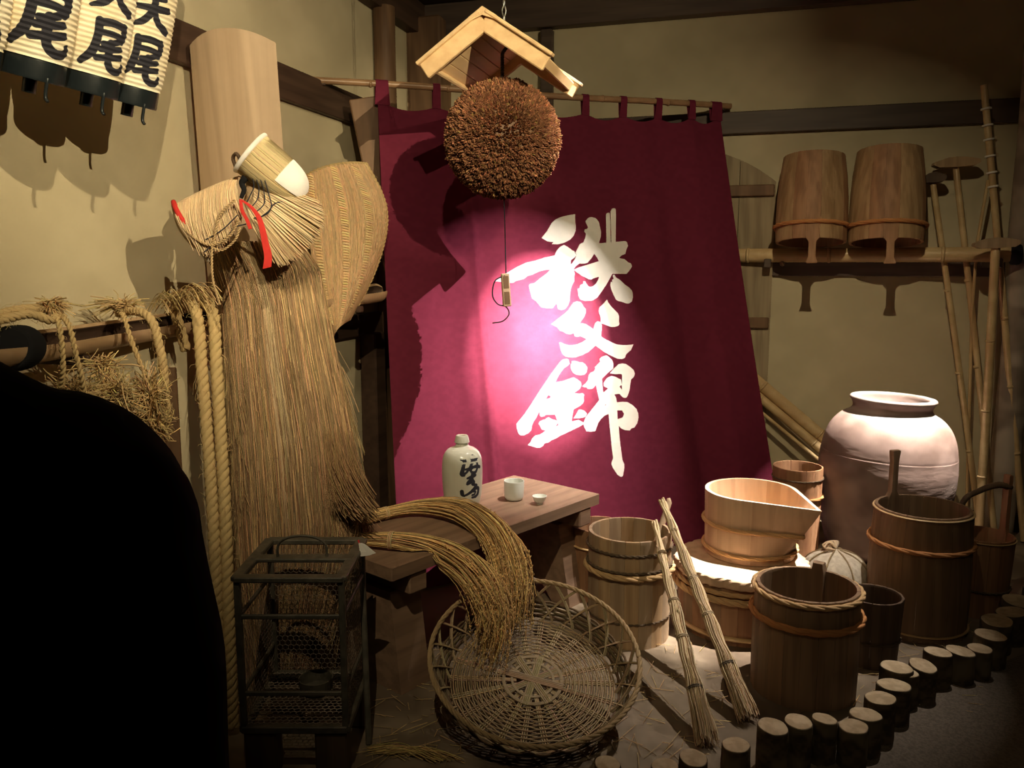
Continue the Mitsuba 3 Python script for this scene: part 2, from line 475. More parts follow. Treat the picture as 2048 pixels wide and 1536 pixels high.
wall("wall_left", CORNER - WU * 6.6, CORNER + WU * 0.12, -WV)
wall("wall_back", CORNER - WV * 0.0, CORNER + WV * 4.6, WU)
struct("floor", block(V(0.6, 2.6, -0.05), V(1, 0, 0), V(0, 1, 0), UP, 6.6, 8.4, 0.1, 0.002), "earth")
struct("ceiling", block(V(0.6, 2.6, HC + 0.05), V(1, 0, 0), V(0, 1, 0), UP, 6.6, 8.4, 0.1, 0.002), "dark_timber")
edge = [onz(1640, 1536), onz(1690, 1508), onz(1752, 1470), onz(1810, 1436), onz(1880, 1386), onz(1950, 1348), onz(2048, 1312), V(3.8, 2.75, 0), V(3.8, -1.2, 0), V(-2.4, -1.2, 0), V(-2.2, 1.45, 0), V(-0.9, 1.62, 0), V(0.1, 1.85, 0), V(0.55, 2.1, 0)]
cv, cf = prism(Polygon([(p[0], p[1]) for p in edge]), 0.008)
struct("floor_walkway", (cv + V(0, 0, 0.0005), cf), "carpet")


def on_left(y, d=0.0, z=0.0):
    s = (y - CORNER[1]) / WU[1]
    return CORNER + WU * s + WV * d + UP * z


def on_back(s, d=0.0, z=0.0):
    return CORNER + WV * s - WU * d + UP * z


trim_n = [0]


def trim(mesh, m="dark_timber", smooth=False):
    trim_n[0] += 1
    return struct(f"trim_{trim_n[0]}", mesh, m, smooth)


trim(beam(on_left(-0.6, 0.018, 2.33), CORNER + UP * 2.33 + WV * 0.018, 0.036, 0.155))
trim(beam(on_back(0, 0.018, 2.32), on_back(4.4, 0.018, 2.32), 0.036, 0.125), "dark_timber_back")
trim(beam(on_left(-0.6, 0.04, 3.02), CORNER + UP * 3.02 + WV * 0.04, 0.08, 0.19))
trim(beam(on_back(0, 0.04, 3.02), on_back(4.4, 0.04, 3.02), 0.08, 0.19), "dark_timber_back")
trim(beam(on_left(3.95, 0.02, 1.17), on_left(5.45, 0.02, 1.17), 0.05, 0.12))
trim(beam(on_back(1.0, 0.012, 1.478), on_back(3.75, 0.012, 1.478), 0.024, 0.085), "dark_timber_back")
trim(beam(on_back(0.1, 0.02, 0.05), on_back(4.4, 0.02, 0.05), 0.04, 0.10), "dark_timber_back")
trim(beam(on_left(0.2, 0.02, 0.05), on_left(5.5, 0.02, 0.05), 0.04, 0.10))
# corner post, the round post on the left wall, the narrow post beside it, the post at the right end and the far left one
cpost = CORNER + WV * 0.10 - WU * 0.08
trim(block(cpost + UP * 1.5, WV, WU, UP, 0.24, 0.22, 3.04, 0.012), "brown_post")
rp = on_left(4.93, 0.06)
trim(tube([rp + UP * z + V(0.004 * math.sin(3 * z), 0, 0) for z in np.linspace(0.0, 2.94, 20)], 0.064 + 0.003 * np.sin(np.arange(20)), 16), "brown_post", True)
trim(block(on_left(4.72, 0.05, 0.56), WU, WV, UP, 0.13, 0.10, 1.12, 0.008))
trim(block(on_back(0.86, 0.03, 1.46), WV, WU, UP, 0.075, 0.06, 2.92, 0.008), "dark_timber_back")
trim(block(on_left(2.335, 0.035, 1.1), WU, WV, UP, 0.10, 0.07, 2.2, 0.008))
gp = at(2046, 500, 4.42)
gz = np.linspace(0.0, 2.92, 40)
trim(tube([V(gp[0] + 0.006 * math.sin(2.2 * z), gp[1] + 0.006 * math.cos(1.7 * z), z) for z in gz], 0.072 + 0.004 * np.sin(gz * 5), 20), "grey_log", True)

# ------------------------------------------------------------------ the curtain on its rod
TL, TR, BL, BR = V(-0.681, 4.34, 2.31), V(1.198, 4.92, 2.327), V(-0.514, 3.612, 0.012), V(1.533, 4.551, 0.012)
CN = unit(np.cross(BL - TL, TR - TL))
CN = CN if CN[1] < 0 else -CN
TABS = [(0.012, 0.034), (0.155, 0.02), (0.30, 0.02), (0.43, 0.02), (0.575, 0.02), (0.69, 0.02), (0.80, 0.02), (0.905, 0.02), (0.985, 0.034)]


def cloth(u, v, lift=0.0):
    u, v = np.asarray(u, float), np.asarray(v, float)
    U, W = u[..., None], v[..., None]
    P = (1 - W) * ((1 - U) * TL + U * TR) + W * ((1 - U) * BL + U * BR)
    amp = 0.008 + (0.026 + 0.014 * np.clip((u - 0.6) / 0.3, 0, 1)) * np.clip(v * 1.3, 0, 1)
    fold = np.sin(u * 27 + 0.7 * np.sin(u * 9)) * 0.45 + np.sin(u * 61 + 1.3) * 0.18 + np.sin(u * 13 + 2 + v * 0.8) * 0.5
    fold = fold + 0.9 * np.exp(-((u - 0.885) / 0.03) ** 2) * 1.1 - 0.9 * np.exp(-((u - 0.80) / 0.03) ** 2) + 0.8 * np.exp(-((u - 0.23) / 0.012) ** 2)
    tabs = np.array([t for t, _ in TABS])
    k = np.clip(np.searchsorted(tabs, u) - 1, 0, len(tabs) - 2)
    f = np.clip((u - tabs[k]) / (tabs[k + 1] - tabs[k]), 0, 1)
    sag = 0.030 * np.sin(np.pi * f) * np.clip(1 - v / 0.16, 0, 1)
    return P + CN * (fold * amp + lift - 0.02 * np.sin(np.pi * v))[..., None] - UP * sag[..., None]


curtain = thing("shop_curtain", "large maroon hanging curtain with three big white brushed characters, hung from a bamboo rod", "curtain")
uu, vv = np.meshgrid(np.linspace(0, 1, 260), np.linspace(0, 1, 90), indexing="ij")
put("cloth", sheet(cloth(uu, vv), 0.0016), "maroon_cloth", curtain, True)
GLYPHS = [[[[6367,2212,6321,2189,6242,2207,6183,2280,6107,2993,6085,2995,6142,2536,6159,2318,6118,2306,6061,2324,6032,2367,5952,3009,5726,3031,5745,2981,5803,2879,5832,2760,5793,2523,5709,2447,5573,2427,5473,2458,5375,2544,5440,2678,5403,2712,5327,2730,5309,2780,5354,2830,5321,2915,5252,3024,5142,3066,5001,3250,5021,3325,4908,3467,4837,3533,4894,3641,4978,3559,5067,3514,5191,3518,5298,3502,5441,3385,5540,3284,5612,3368,5653,3444,5314,3535,5034,3600,4893,3649,4931,3666,4977,3708,5034,3742,5109,3801,5188,3826,5265,3869,5346,3883,5478,3837,5609,3805,5555,3888,5479,3971,5387,4028,5301,4049,5242,4026,5199,3968,5175,3918,5123,3917,5104,3975,5029,3999,5005,4065,4949,4081,4945,4229,4992,4329,5110,4368,5318,4360,5474,4288,5643,4140,5815,3975,6023,3733,6476,3719,6627,3592,6676,3533,6648,3465,6565,3439,6468,3370,6298,3353,6372,3294,6509,3251,6558,3149,6628,3055,6608,2978,6559,2944,6246,2979,6352,2363]],[[4426,3010,4365,3056,4553,3059,4744,3017,4897,2958,4991,2883,5070,2765,5091,2664,5087,2530,5109,2374,4850,2406,4678,2441,4547,2493,4434,2569,4264,2770,4102,2920,4255,2999]],[[3206,3931,3249,3897,3510,3835,3616,3771,3739,3740,3988,3660,4110,3644,4252,3637,4162,3710,3903,3855,3785,3932,3675,3942,3631,3974,3646,4096,3684,4266,3785,4333,3905,4472,4041,4499,4199,4503,4289,4431,4331,4383,4336,4448,4357,4522,4454,4546,4559,4518,4650,4438,4704,4341,4733,4210,4771,4078,4813,3996,4889,3898,4890,3815,4920,3749,4917,3699,4837,3533,4856,3425,4940,3384,5021,3325,4968,3217,4925,3200,4812,3117,4716,3067,4586,3117,4493,3200,4418,3313,4137,3362,3888,3423,3613,3471,3334,3580,3055,3712,2854,3823,2719,3882,2847,3891,3089,3929]],[[5991,3867,5993,3926,5953,3909,5914,3993,5935,4094,5980,4212,6037,4322,6096,4357,6221,4376,6365,4412,6452,4405,6546,4356,6595,4255,6602,4171,6587,4102,6512,4034,6392,3973,6238,3861,6118,3809,6094,3755,6042,3750,6026,3783,6048,3843]]],[[[5771,4319,5619,4441,5512,4509,5472,4578,5473,4640,5500,4718,5500,4780,5482,4852,5406,4827,5323,4868,5245,5005,5052,4884,4979,4859,4902,4866,4959,4798,5037,4723,5100,4616,5101,4539,5051,4492,5030,4438,4989,4383,4897,4358,4809,4377,4733,4448,4643,4545,4498,4641,4297,4751,4116,4859,4274,4924,4338,5002,4428,5027,4515,5075,4625,5094,4718,5064,4732,5135,4805,5157,4882,5147,4953,5180,5031,5228,4900,5285,4782,5319,4648,5334,4519,5325,4410,5299,4332,5258,4284,5272,4315,5461,4360,5538,4428,5586,4555,5606,4705,5604,4860,5573,5039,5511,5248,5381,5477,5520,5768,5647,5879,5682,6014,5695,6097,5668,6148,5592,6214,5548,6323,5489,6434,5353,6243,5370,6084,5372,5891,5350,5559,5230,5452,5173,5518,4920,5494,4876,5571,4890,5795,4958,5913,4954,6015,4933,6062,4888,6058,4810,6079,4716,6060,4645,5869,4477,5802,4398]]],[[[4529,5803,4539,5864,4583,5948,4670,5998,4779,6013,4874,6007,4937,5957,4970,5860,4924,5782,4865,5734,4782,5723,4729,5698,4656,5685,4577,5692,4578,5737,4544,5758]],[[5174,5892,5127,5951,5029,5977,4974,6035,4951,6125,4885,6197,4783,6259,4835,6285,4899,6296,4904,6326,4977,6341,5054,6327,5131,6255,5169,6583,5209,6565,4781,6942,4709,7059,4590,6986,4385,7012,4484,6751,4648,6694,4748,6641,4790,6583,4785,6508,4812,6449,4780,6414,4669,6411,4541,6397,4720,6309,4771,6236,4759,6160,4675,6096,4579,6046,4265,6120,4061,6140,4171,5996,4256,5911,4339,5840,4457,5785,4518,5742,4502,5659,4459,5631,4347,5637,4246,5701,4121,5815,3956,5971,3343,6600,3146,6791,2973,6938,2934,6979,2933,7065,2963,7181,3010,7225,3096,7227,3205,7192,3290,7133,3327,7035,3381,6951,3470,6870,3554,6759,3588,6696,3569,6745,3564,6818,3595,6861,3684,6855,3723,6828,3969,6837,3982,6904,4009,6979,4024,7069,3940,7099,4012,7024,3993,6964,3872,6926,3789,6874,3712,6915,3548,6955,3510,7004,3552,7065,3580,7132,3682,7161,3607,7200,3514,7236,3390,7249,3296,7307,3234,7388,3156,7440,3394,7513,3481,7516,3573,7480,3614,7432,3722,7419,3816,7375,3945,7341,4040,7297,4133,7275,4588,7138,4704,7094,4709,7083,4708,7131,4756,7254,4864,7274,4976,7270,5076,7097,5163,7013,5266,6952,5384,6921,5355,7616,5354,7895,5282,8018,5310,8106,5420,8265,5518,8328,5588,8313,5669,8138,5682,8053,5641,7963,5636,7639,5643,7379,5657,7198,5715,7255,5823,7301,5975,7320,6020,7277,6120,7261,6233,7162,6295,7043,6299,6935,6265,6840,6144,6740,5999,6670,5826,6659,5693,6667,5687,6559,5640,6488,5805,6482,5854,6538,5916,6576,5984,6580,6039,6533,6117,6414,6204,6171,6302,6114,6358,6039,6329,5944,6223,5869,6095,5802,5980,5789,5879,5808,5750,5887,5577,6010,5747,6033,5923,6031,5946,6066,5910,6262,5903,6156,5739,6087,5626,6066,5465,6119,5354,6221,5343,6296,5469,6349,5323,6432,5306,6454,5320,6128,5521,6000,5709,5901,5735,5794,5701,5700,5614,5635,5542,5601,5402,5634,5318,5685,5328,5746,5159,5861],[5830,6314,5906,6282,5888,6383],[3774,6487,3847,6403,3907,6428,3884,6471],[5338,6721,5299,6727,5367,6675],[5651,7045,5672,6849,5815,6858,5860,6937,5810,7010]],[[4820,6862,4764,6799,4676,6763,4620,6767,4533,6866,4448,6950,4594,6957,4725,6946,4793,6920]]]]
for g in GLYPHS:
    m = M()
    for p in g:
        rr = [[(r[i] / 1e4, r[i + 1] / 1e4) for i in range(0, len(r), 2)] for r in p]
        poly = Polygon(rr[0], rr[1:]).buffer(0)
        for q in getattr(poly, "geoms", [poly]):
            c = lettering(q, 0.008, 0.03, lambda a, b: cloth(a, b, 0.0022))
            m.add(c.get()[:2])
    put("character", m, "white_print", curtain, False, label="white brushed character on the cloth")
R0, R1 = V(-0.985, 4.255, 2.405), V(1.262, 4.945, 2.405)
RD = unit(R1 - R0)
rod = thing("curtain_rod", "thin brown bamboo rod carrying the maroon curtain across the corner", "rod")
rk = np.linspace(0, 1, 60)
put("pole", tube(R0 + (R1 - R0) * rk[:, None] + UP * (0.012 * np.sin(rk * 9))[:, None] * 0.3, 0.017, 12), "bamboo_brown", rod, True)
for s in (0.12, 0.29, 0.47, 0.66, 0.83, 0.97):
    put("node", tube([R0 + (R1 - R0) * (s + d) for d in (-0.003, 0, 0.003)], [0.0172, 0.0198, 0.0172], 12), "bamboo_brown", rod, True)
put("wall_bracket", beam(R0 + V(0.0, 0.0, -0.012) - WV * 0.03, R0 + V(0.05, 0.015, -0.012), 0.02, 0.02, ext=0.02), "dark_timber", rod)
put("wall_bracket", beam(R1 - RD * 0.05 - UP * 0.012, R1 - RD * 0.05 + WU * 0.11 - UP * 0.012, 0.02, 0.02), "dark_timber", rod)
for u0, w in TABS:
    # a loop: up from the hem, over the rod and down behind it
    hem = cloth(np.array(u0), np.array(0.004))
    ctr = R0 + RD * np.dot(hem - R0, RD)
    ctr = V(*(ctr[:2]), 2.405 + 0.012 * math.sin(9 * np.dot(hem - R0, RD) / np.linalg.norm(R1 - R0)) * 0.3)
    nrm = unit(np.cross(RD, UP))
    nrm = nrm if nrm[1] < 0 else -nrm
    path = [hem + nrm * 0.003] + [ctr + 0.0195 * (math.cos(a) * nrm + math.sin(a) * UP) for a in np.linspace(-0.1, math.pi + 0.1, 9)] + [hem - nrm * 0.003]
    hw = w * 2.05 * 0.5
    P = np.array([[p - RD * hw * (1.1 if i in (0, len(path) - 1) else 0.9), p + RD * hw * (1.1 if i in (0, len(path) - 1) else 0.9)] for i, p in enumerate(path)])
    put("tab", sheet(P, 0.002), "maroon_cloth", curtain, 40)

# ------------------------------------------------------------------ staved buckets
def stave_mesh(rb, rt, h, t, da, bulge, extra=0.0, neck=0.62, flare=0.0):
    g = 0.0003 / max(rb, rt)
    lev = [(z * h, rb + (rt - rb) * z + bulge * 4 * z * (1 - z), 1.0) for z in (0, 0.25, 0.5, 0.75, 0.97)] + [(h, rt - 0.0015, 0.97)]
    if extra > 0:
        lev = lev[:-1] + [(h, rt, 1.0), (h + 0.02, rt, neck), (h + extra * 0.75, rt, neck), (h + extra - 0.004, rt, neck + flare), (h + extra, rt - 0.002, neck + flare - 0.06)]
    rings = []
    for z, r, k in lev:
        a = np.linspace(-(da / 2 - g), da / 2 - g, 4) * k
        tt = t - (0.003 if z == lev[-1][0] else 0)
        o = np.stack([r * np.cos(a), r * np.sin(a), np.full(4, z)], 1)
        o[[0, 3], :2] *= 1 - 0.0016 / r
        i = np.stack([(r - tt) * np.cos(a), (r - tt) * np.sin(a), np.full(4, z)], 1)[::-1]
        rings.append(np.vstack([o, i]))
    return loft(rings)


def bucket(name, label, cat, xy, rb, rt, h, n, mats, hoops, t=0.016, bulge=0.0, z0=0.0, tall=None, rot=0.0, tilt=(0.0, 0.0), flip=False, group=None, base=0.03, lip=None):
    b = thing(name, label, cat, group)
    W = np.eye(4)
    ez = unit(V(tilt[0], tilt[1], 1.0)) * (-1 if flip else 1)
    ex = unit(V(1, 0, 0) - ez * ez[0])
    W = mat(V(xy[0], xy[1], z0 + (h if flip else 0)), ex, np.cross(ez, ex), ez)
    da = 2 * math.pi / n
    plain = [shape(stave_mesh(rb, rt, h, t, da, bulge), k, 35) for k in mats]
    tall = tall or {}
    for i in range(n):
        a = rot + i * da
        m = W @ mat(V(0, 0, 0), V(math.cos(a), math.sin(a), 0), V(-math.sin(a), math.cos(a), 0), UP)
        d = plain[(i * 7 + i // 3) % len(plain)]
        if i in tall:
            e = tall[i]
            d = shape(stave_mesh(rb, rt, h, t * e[2], da, bulge, e[0], e[1], e[3] if len(e) > 3 else 0.0), mats[0], 35)
        put("stave", d, None, b, to_world=T(m))
    rr = lambda z: rb + (rt - rb) * z / h + bulge * 4 * (z / h) * (1 - z / h)
    put("bottom_board", lathe([(0, base), (rr(base) - t + 0.001, base), (rr(base) - t + 0.001, base + 0.012), (0, base + 0.012)], 36), mats[-1], b, 35, to_world=T(W))
    for z, w, kind in hoops:
        c = V(0, 0, z)
        R = rr(z) + w * 0.55
        if kind == "twist":
            m = rope(ring(c, R, 90), w, 0.16, 3, 6, 1.1, col=(0.46, 0.30, 0.15))
            put("hoop", m, "bare_fibre", b, True, to_world=T(W))
        elif kind == "dark":
            m = rope(ring(c, R, 90), w, 0.05, 2, 6, 1.1, col=(0.10, 0.07, 0.045))
            put("hoop", m, "bare_fibre", b, True, to_world=T(W))
        elif kind == "red":
            m = rope(ring(c, R, 90), w, 0.22, 3, 6, 1.15, col=(0.42, 0.19, 0.075))
            put("hoop", m, "bare_fibre", b, True, to_world=T(W))
        else:
            put("hoop", tube(ring(c, R - w * 0.3, 90, wob=0.002)[:-1], w, 8, True, 0.6), "bamboo", b, True, to_world=T(W))
    return b, W


bucket("staved_bucket", "tall open wooden bucket with dark cord at its rim, two twig brooms leaning on it", "bucket", (0.478, 3.225), 0.166, 0.168, 0.44, 18, ["stave_pale", "stave_pale_b", "stave_tan"],
       [(0.385, 0.006, "dark"), (0.315, 0.006, "dark"), (0.295, 0.013, "twist"), (0.105, 0.004, "dark")], rot=0.1)
bucket("staved_bucket", "wide wooden bucket with a short handle lug inside its rim, nearest the log border", "bucket", (1.045, 2.785), 0.180, 0.176, 0.385, 20, ["stave_brown", "stave_brown_b", "stave_brown"],
       [(0.372, 0.010, "twist"), (0.285, 0.012, "red")], bulge=0.004, rot=0.05, tall={3: (0.03, 0.8, 2.2)})
bucket("staved_bucket", "small dark wooden bucket with a pale rim behind the wide front bucket", "bucket", (1.375, 2.99), 0.095, 0.108, 0.262, 14, ["stave_dark"],
       [(0.10, 0.005, "dark")], t=0.012)
bucket("staved_bucket", "tall wooden bucket with one long upright handle stave, before the big jar", "bucket", (1.695, 3.295), 0.192, 0.184, 0.515, 20, ["stave_brown", "stave_brown_b", "stave_brown"],
       [(0.375, 0.010, "red"), (0.505, 0.006, "flat"), (0.03, 0.007, "flat")], bulge=0.008, rot=0.0, tall={6: (0.20, 0.55, 1.5, 0.22)})
b4, w4 = bucket("handled_bucket", "reddish wooden bucket with an upright stave and a curved cross handle, rightmost on the floor", "bucket", (2.045, 3.45), 0.11, 0.124, 0.345, 16, ["stave_red", "stave_red_b"],
                [(0.335, 0.004, "flat"), (0.12, 0.006, "dark")], t=0.012, rot=0.30, tall={0: (0.255, 0.75, 1.6)})
bucket("staved_bucket", "small brown hooped bucket standing between the curtain edge and the big jar", "bucket", (1.475, 4.15), 0.118, 0.125, 0.475, 16, ["stave_red", "stave_red_b"],
       [(0.325, 0.008, "red"), (0.42, 0.004, "dark")], t=0.012, rot=0.2)
bucket("staved_bucket", "reddish bucket half hidden between the bench leg and the cord-tied bucket", "bucket", (0.395, 3.62), 0.118, 0.125, 0.335, 16, ["stave_red", "stave_red_b"],
       [(0.25, 0.008, "flat")], t=0.012)
hs = V(2.045 + 0.112 * math.cos(0.30), 3.45 + 0.112 * math.sin(0.30), 0.545)
put("cross_handle", tube(spline([hs + V(0.012, 0, 0.0), hs + V(-0.05, -0.01, 0.012), hs + V(-0.13, -0.02, -0.01), hs + V(-0.205, -0.03, -0.06), hs + V(-0.225, -0.03, -0.22)], 24), np.linspace(0.018, 0.012, 24), 10, flat=0.8), "stave_dark", b4, True)

# the tub with its lid and the pouring tub on top
bucket("staved_tub", "low broad wooden tub with rope hoops under a pale lid, below the spouted tub", "tub", (0.965, 3.335), 0.255, 0.262, 0.235, 24, ["stave_red_b", "stave_red", "stave_brown_b"],
       [(0.185, 0.015, "twist"), (0.215, 0.010, "twist"), (0.03, 0.014, "flat")], rot=0.1)
lid = thing("tub_lid", "thick round pale lid with a rough edge lying on the low tub", "lid")
lp = [(0, 0.2365), (0.266, 0.2365), (0.272, 0.243), (0.274, 0.258), (0.273, 0.272), (0.269, 0.2785), (0.262, 0.281), (0.2, 0.281), (0, 0.281)]
lv, lf = lathe(lp, 96, (0.965, 3.335, 0))
a = np.arctan2(lv[:, 1] - 3.335, lv[:, 0] - 0.965)
rr_ = np.hypot(lv[:, 0] - 0.965, lv[:, 1] - 3.335)
k_ = 1 + (0.016 * np.sin(a * 23 + 3 * np.sin(a * 5)) + 0.012 * np.sin(a * 41 + lv[:, 2] * 300)) * (rr_ > 0.255)
lv[:, 0], lv[:, 1] = 0.965 + (lv[:, 0] - 0.965) * k_, 3.335 + (lv[:, 1] - 3.335) * k_
put("disc", (lv, lf), "stave_new", lid, 40)

sc = thing("pouring_tub", "pale wooden tub drawn out into a spout, standing on the low tub lid", "tub")
SC, SR, STIP, SH0, SH1 = V(1.02, 3.41, 0), 0.188, 0.365, 0.283, 0.555
sdir = math.atan2(-0.87, 0.5)


def tear(z, off=0.0, n=96):
    """Outline of the tub at height z: a circle that runs out into a point towards the spout."""
    s = np.clip((z - SH0 - 0.05) / (SH1 - SH0 - 0.05), 0, 1)
    r = SR - off + 0.006 * (z - SH0) / (SH1 - SH0)
    L = max((SR + (STIP - SR) * s ** 0.8) - off * 1.35, r + 1e-4)
    al = math.acos(r / L)
    th = np.linspace(0, 2 * math.pi, n, endpoint=False) - math.pi
    rad = np.where(np.abs(th) < al, r / np.cos(al - np.abs(th)), r)
    rad = np.minimum(rad, L)
    return SC + np.stack([rad * np.cos(th + sdir), rad * np.sin(th + sdir), np.full(n, z)], 1)


n_st = 16
zz = np.linspace(SH0, SH1, 9)
for i in range(n_st):
    k0, k1 = i * 6, i * 6 + 6
    rings = []
    for z in list(zz):
        o, q = tear(z), tear(z, 0.017)
        idx = np.arange(k0, k1 + 1) % 96
        o, q = o[idx], q[idx]
        o[0], o[-1] = o[0] * 0.99 + o[1] * 0.01, o[-1] * 0.99 + o[-2] * 0.01
        rings.append(np.vstack([o, q[::-1]]))
    put("stave", loft(rings), "stave_new" if i % 3 else "stave_new_b", sc, 30)
bt = tear(SH0 + 0.02, 0.016)
put("bottom_board", loft([bt, bt + UP * 0.014]), "stave_tan", sc, 30)
for z in (0.315, 0.425):
    P = tear(z, -0.006)
    put("hoop", rope(np.vstack([P, P[:1]]), 0.009, 0.2, 3, 6, 1.1, col=(0.55, 0.33, 0.16)), "bare_fibre", sc, True)

# two buckets hung upside down on the bamboo rail of the back wall
RA, RB = at(1425, 499, 4.985), at(2042, 515, 4.36)
RA[2] = RB[2] = 1.555
rail = thing("bamboo_rail", "horizontal yellow bamboo pole along the back wall carrying two upturned buckets", "pole")
put("culm", tube(RA + (RB - RA) * np.linspace(0, 1, 30)[:, None], 0.040, 16), "bamboo", rail, True)
for s in (0.13, 0.41, 0.77):
    put("node", tube([RA + (RB - RA) * (s + d) for d in (-0.006, -0.002, 0.002, 0.006)], [0.040, 0.0435, 0.0435, 0.040], 16), "bamboo", rail, True)
put("end_wrap", tube([RA + (RB - RA) * s for s in (0.968, 0.972, 0.995, 1.0)], [0.046, 0.054, 0.054, 0.046], 16), "black_felt", rail, True, label="black wrapping at the end of the pole")
for s in (0.2, 0.93):
    p = RA + (RB - RA) * s - UP * 0.045
    trim(beam(p - WU * 0.05, p + WU * (np.dot(CORNER - p, WU) + 0.01), 0.04, 0.05), "dark_timber_back")
RDIR = unit(RB - RA)
for px, nm, hgt, r0, r1 in ((1624, "left one of two upturned wooden buckets hung on the bamboo rail, handle down", 0.47, 0.161, 0.186), (1770, "right one of two upturned wooden buckets hung on the bamboo rail, beside the stirrers", 0.49, 0.163, 0.187)):
    s = 0.26 if px < 1700 else 0.500
    c = at(px - 1 if px < 1700 else px + 2, 420, 4.68 if px < 1700 else 4.56)
    f = math.atan2(-math.cos(0.1), -math.sin(0.35))
    ang = math.atan2(1.0, -0.30)            # mirrored by the flip: points at the room
    bucket("hanging_bucket", nm, "bucket", (c[0], c[1]), r0, r1, hgt, 16, ["stave_red_b", "stave_tan_b", "stave_tan_b", "stave_red_b"], [(hgt - 0.085, 0.011, "red")], z0=1.618 + (0.0 if px < 1700 else -0.004), t=0.018, bulge=0.013, tilt=(0.28 * 0.13, 0.96 * 0.13),
           tall={0: (0.135, 0.52, 1.2, 0.30)}, rot=ang, flip=True, group=None, base=0.02)

# ------------------------------------------------------------------ bench
BA, BR_, BB = V(-0.404, 2.652, 0.49), V(0.392, 3.569, 0.49), V(0.039, 3.934, 0.49)
bx = unit(BR_ - BA)
by = unit(V(-bx[1], bx[0], 0))
BLEN, BWID = float(np.linalg.norm(BR_ - BA)), float(np.dot(BB - BR_, by))
bench = thing("low_bench", "low dark wooden bench with a thick worn top carrying the white bottle and rice sheaves", "bench")
slot = Polygon([(0, 0), (BLEN, 0), (BLEN - 0.02, BWID * 0.5), (BLEN, BWID), (0, BWID)], [[(BLEN - 0.175, 0.33), (BLEN - 0.135, 0.33), (BLEN - 0.135, 0.41), (BLEN - 0.175, 0.41)]])
tv, tf = prism(Polygon([(0.004, 0), (BLEN * 0.4, 0.004), (BLEN - 0.006, 0), (BLEN, 0.008), (BLEN + 0.004, BWID * 0.5), (BLEN, BWID), (0, BWID), (0, 0.006)], [list(h.coords) for h in slot.interiors]), 0.045)
put("top_board", place((tv, tf), BA - UP * 0.045, bx, by, UP), "bench_wood", bench, 20)
bp = lambda a, b, z: BA + bx * a + by * b + UP * (z - 0.49)
put("cross_rail", block(bp(BLEN - 0.10, BWID / 2, 0.405), by, bx, UP, BWID * 0.98, 0.085, 0.078, 0.006), "bench_wood", bench)
put("cross_rail", block(bp(0.13, BWID / 2, 0.405), by, bx, UP, BWID * 0.96, 0.085, 0.078, 0.006), "bench_wood", bench)
for a, w0, w1 in ((BLEN - 0.10, 0.30, 0.44), (0.13, 0.34, 0.44)):
    outline = Polygon([(-w1 / 2, 0), (-w1 / 2 + 0.10, 0), (-0.05, 0.09), (0.05, 0.09), (w1 / 2 - 0.10, 0), (w1 / 2, 0), (w0 / 2, 0.366), (-w0 / 2, 0.366)])
    if a < 0.5:
        outline = Polygon([(-w1 / 2, 0), (w1 / 2, 0), (w0 / 2, 0.366), (-w0 / 2, 0.366)])
    v, f = prism(outline, 0.14)
    put("leg", place((v, f), bp(a - 0.07, BWID / 2, 0.0), by, UP, bx), "bench_wood", bench, 20)
put("leg_band", tube([bp(0.13, BWID / 2, 0.15) + bx * (x * 0.073) + by * y for x, y in ((-1, -0.21), (1, -0.21), (1, 0.21), (-1, 0.21))], 0.006, 6, True), "bench_wood", bench)

# bottle and cups
BO = onz(925, 1006, 0.49)
prof = [(0, 0.0), (0.066, 0.0), (0.074, 0.006), (0.081, 0.04), (0.085, 0.09), (0.0865, 0.14), (0.085, 0.18), (0.081, 0.205), (0.071, 0.226), (0.055, 0.240), (0.038, 0.247), (0.030, 0.252), (0.026, 0.260), (0.026, 0.264),
        (0.031, 0.2665), (0.032, 0.270), (0.0255, 0.294), (0.022, 0.2965), (0.017, 0.296), (0.015, 0.29), (0.014, 0.262), (0, 0.258)]
pr = np.array(prof)
sm = [(0, 0)] + [tuple(x) for x in spline([(r, z, 0) for r, z in pr[1:-1]], 110)[:, :2]] + [(0, 0.258)]
bottle = thing("sake_bottle", "pale grey-green ceramic bottle with dark brushed writing, standing on the bench", "bottle")
put("body", lathe(sm, 64, BO), "celadon", bottle, 60)
pz, prr = pr[1:12, 1], pr[1:12, 0]
face = math.atan2(-BO[1], -BO[0]) + 0.42


def on_bottle(a, z):
    r = np.interp(z, pz, prr) + 0.0006
    t = face + np.asarray(a) / 0.085
    return BO + np.stack([r * np.cos(t), r * np.sin(t), z], -1)


W_ = 0.0145
s1 = [([(-0.034, 0.207), (-0.026, 0.203), (-0.022, 0.196)], W_ * 1.1), ([(-0.022, 0.198), (-0.030, 0.165), (-0.032, 0.148), (-0.026, 0.143)], [W_ * .7, W_, W_ * 1.3, W_ * .8]), ([(-0.027, 0.144), (-0.012, 0.158), (0.004, 0.182), (0.016, 0.212)], [W_ * .6, W_ * .6, W_ * .8, W_]),
      ([(0.016, 0.212), (0.008, 0.204), (0.026, 0.206), (0.034, 0.204)], W_ * .9), ([(0.006, 0.192), (0.022, 0.196), (0.030, 0.194)], W_ * .7), ([(-0.020, 0.165), (0.010, 0.171), (0.030, 0.172), (0.046, 0.166)], [W_ * .6, W_ * .8, W_, W_ * .8]),
      ([(0.030, 0.192), (0.032, 0.170), (0.022, 0.152), (0.006, 0.152), (0.000, 0.162), (0.010, 0.172)], W_ * .7), ([(0.022, 0.152), (0.010, 0.142), (0.004, 0.137)], W_ * .8)]
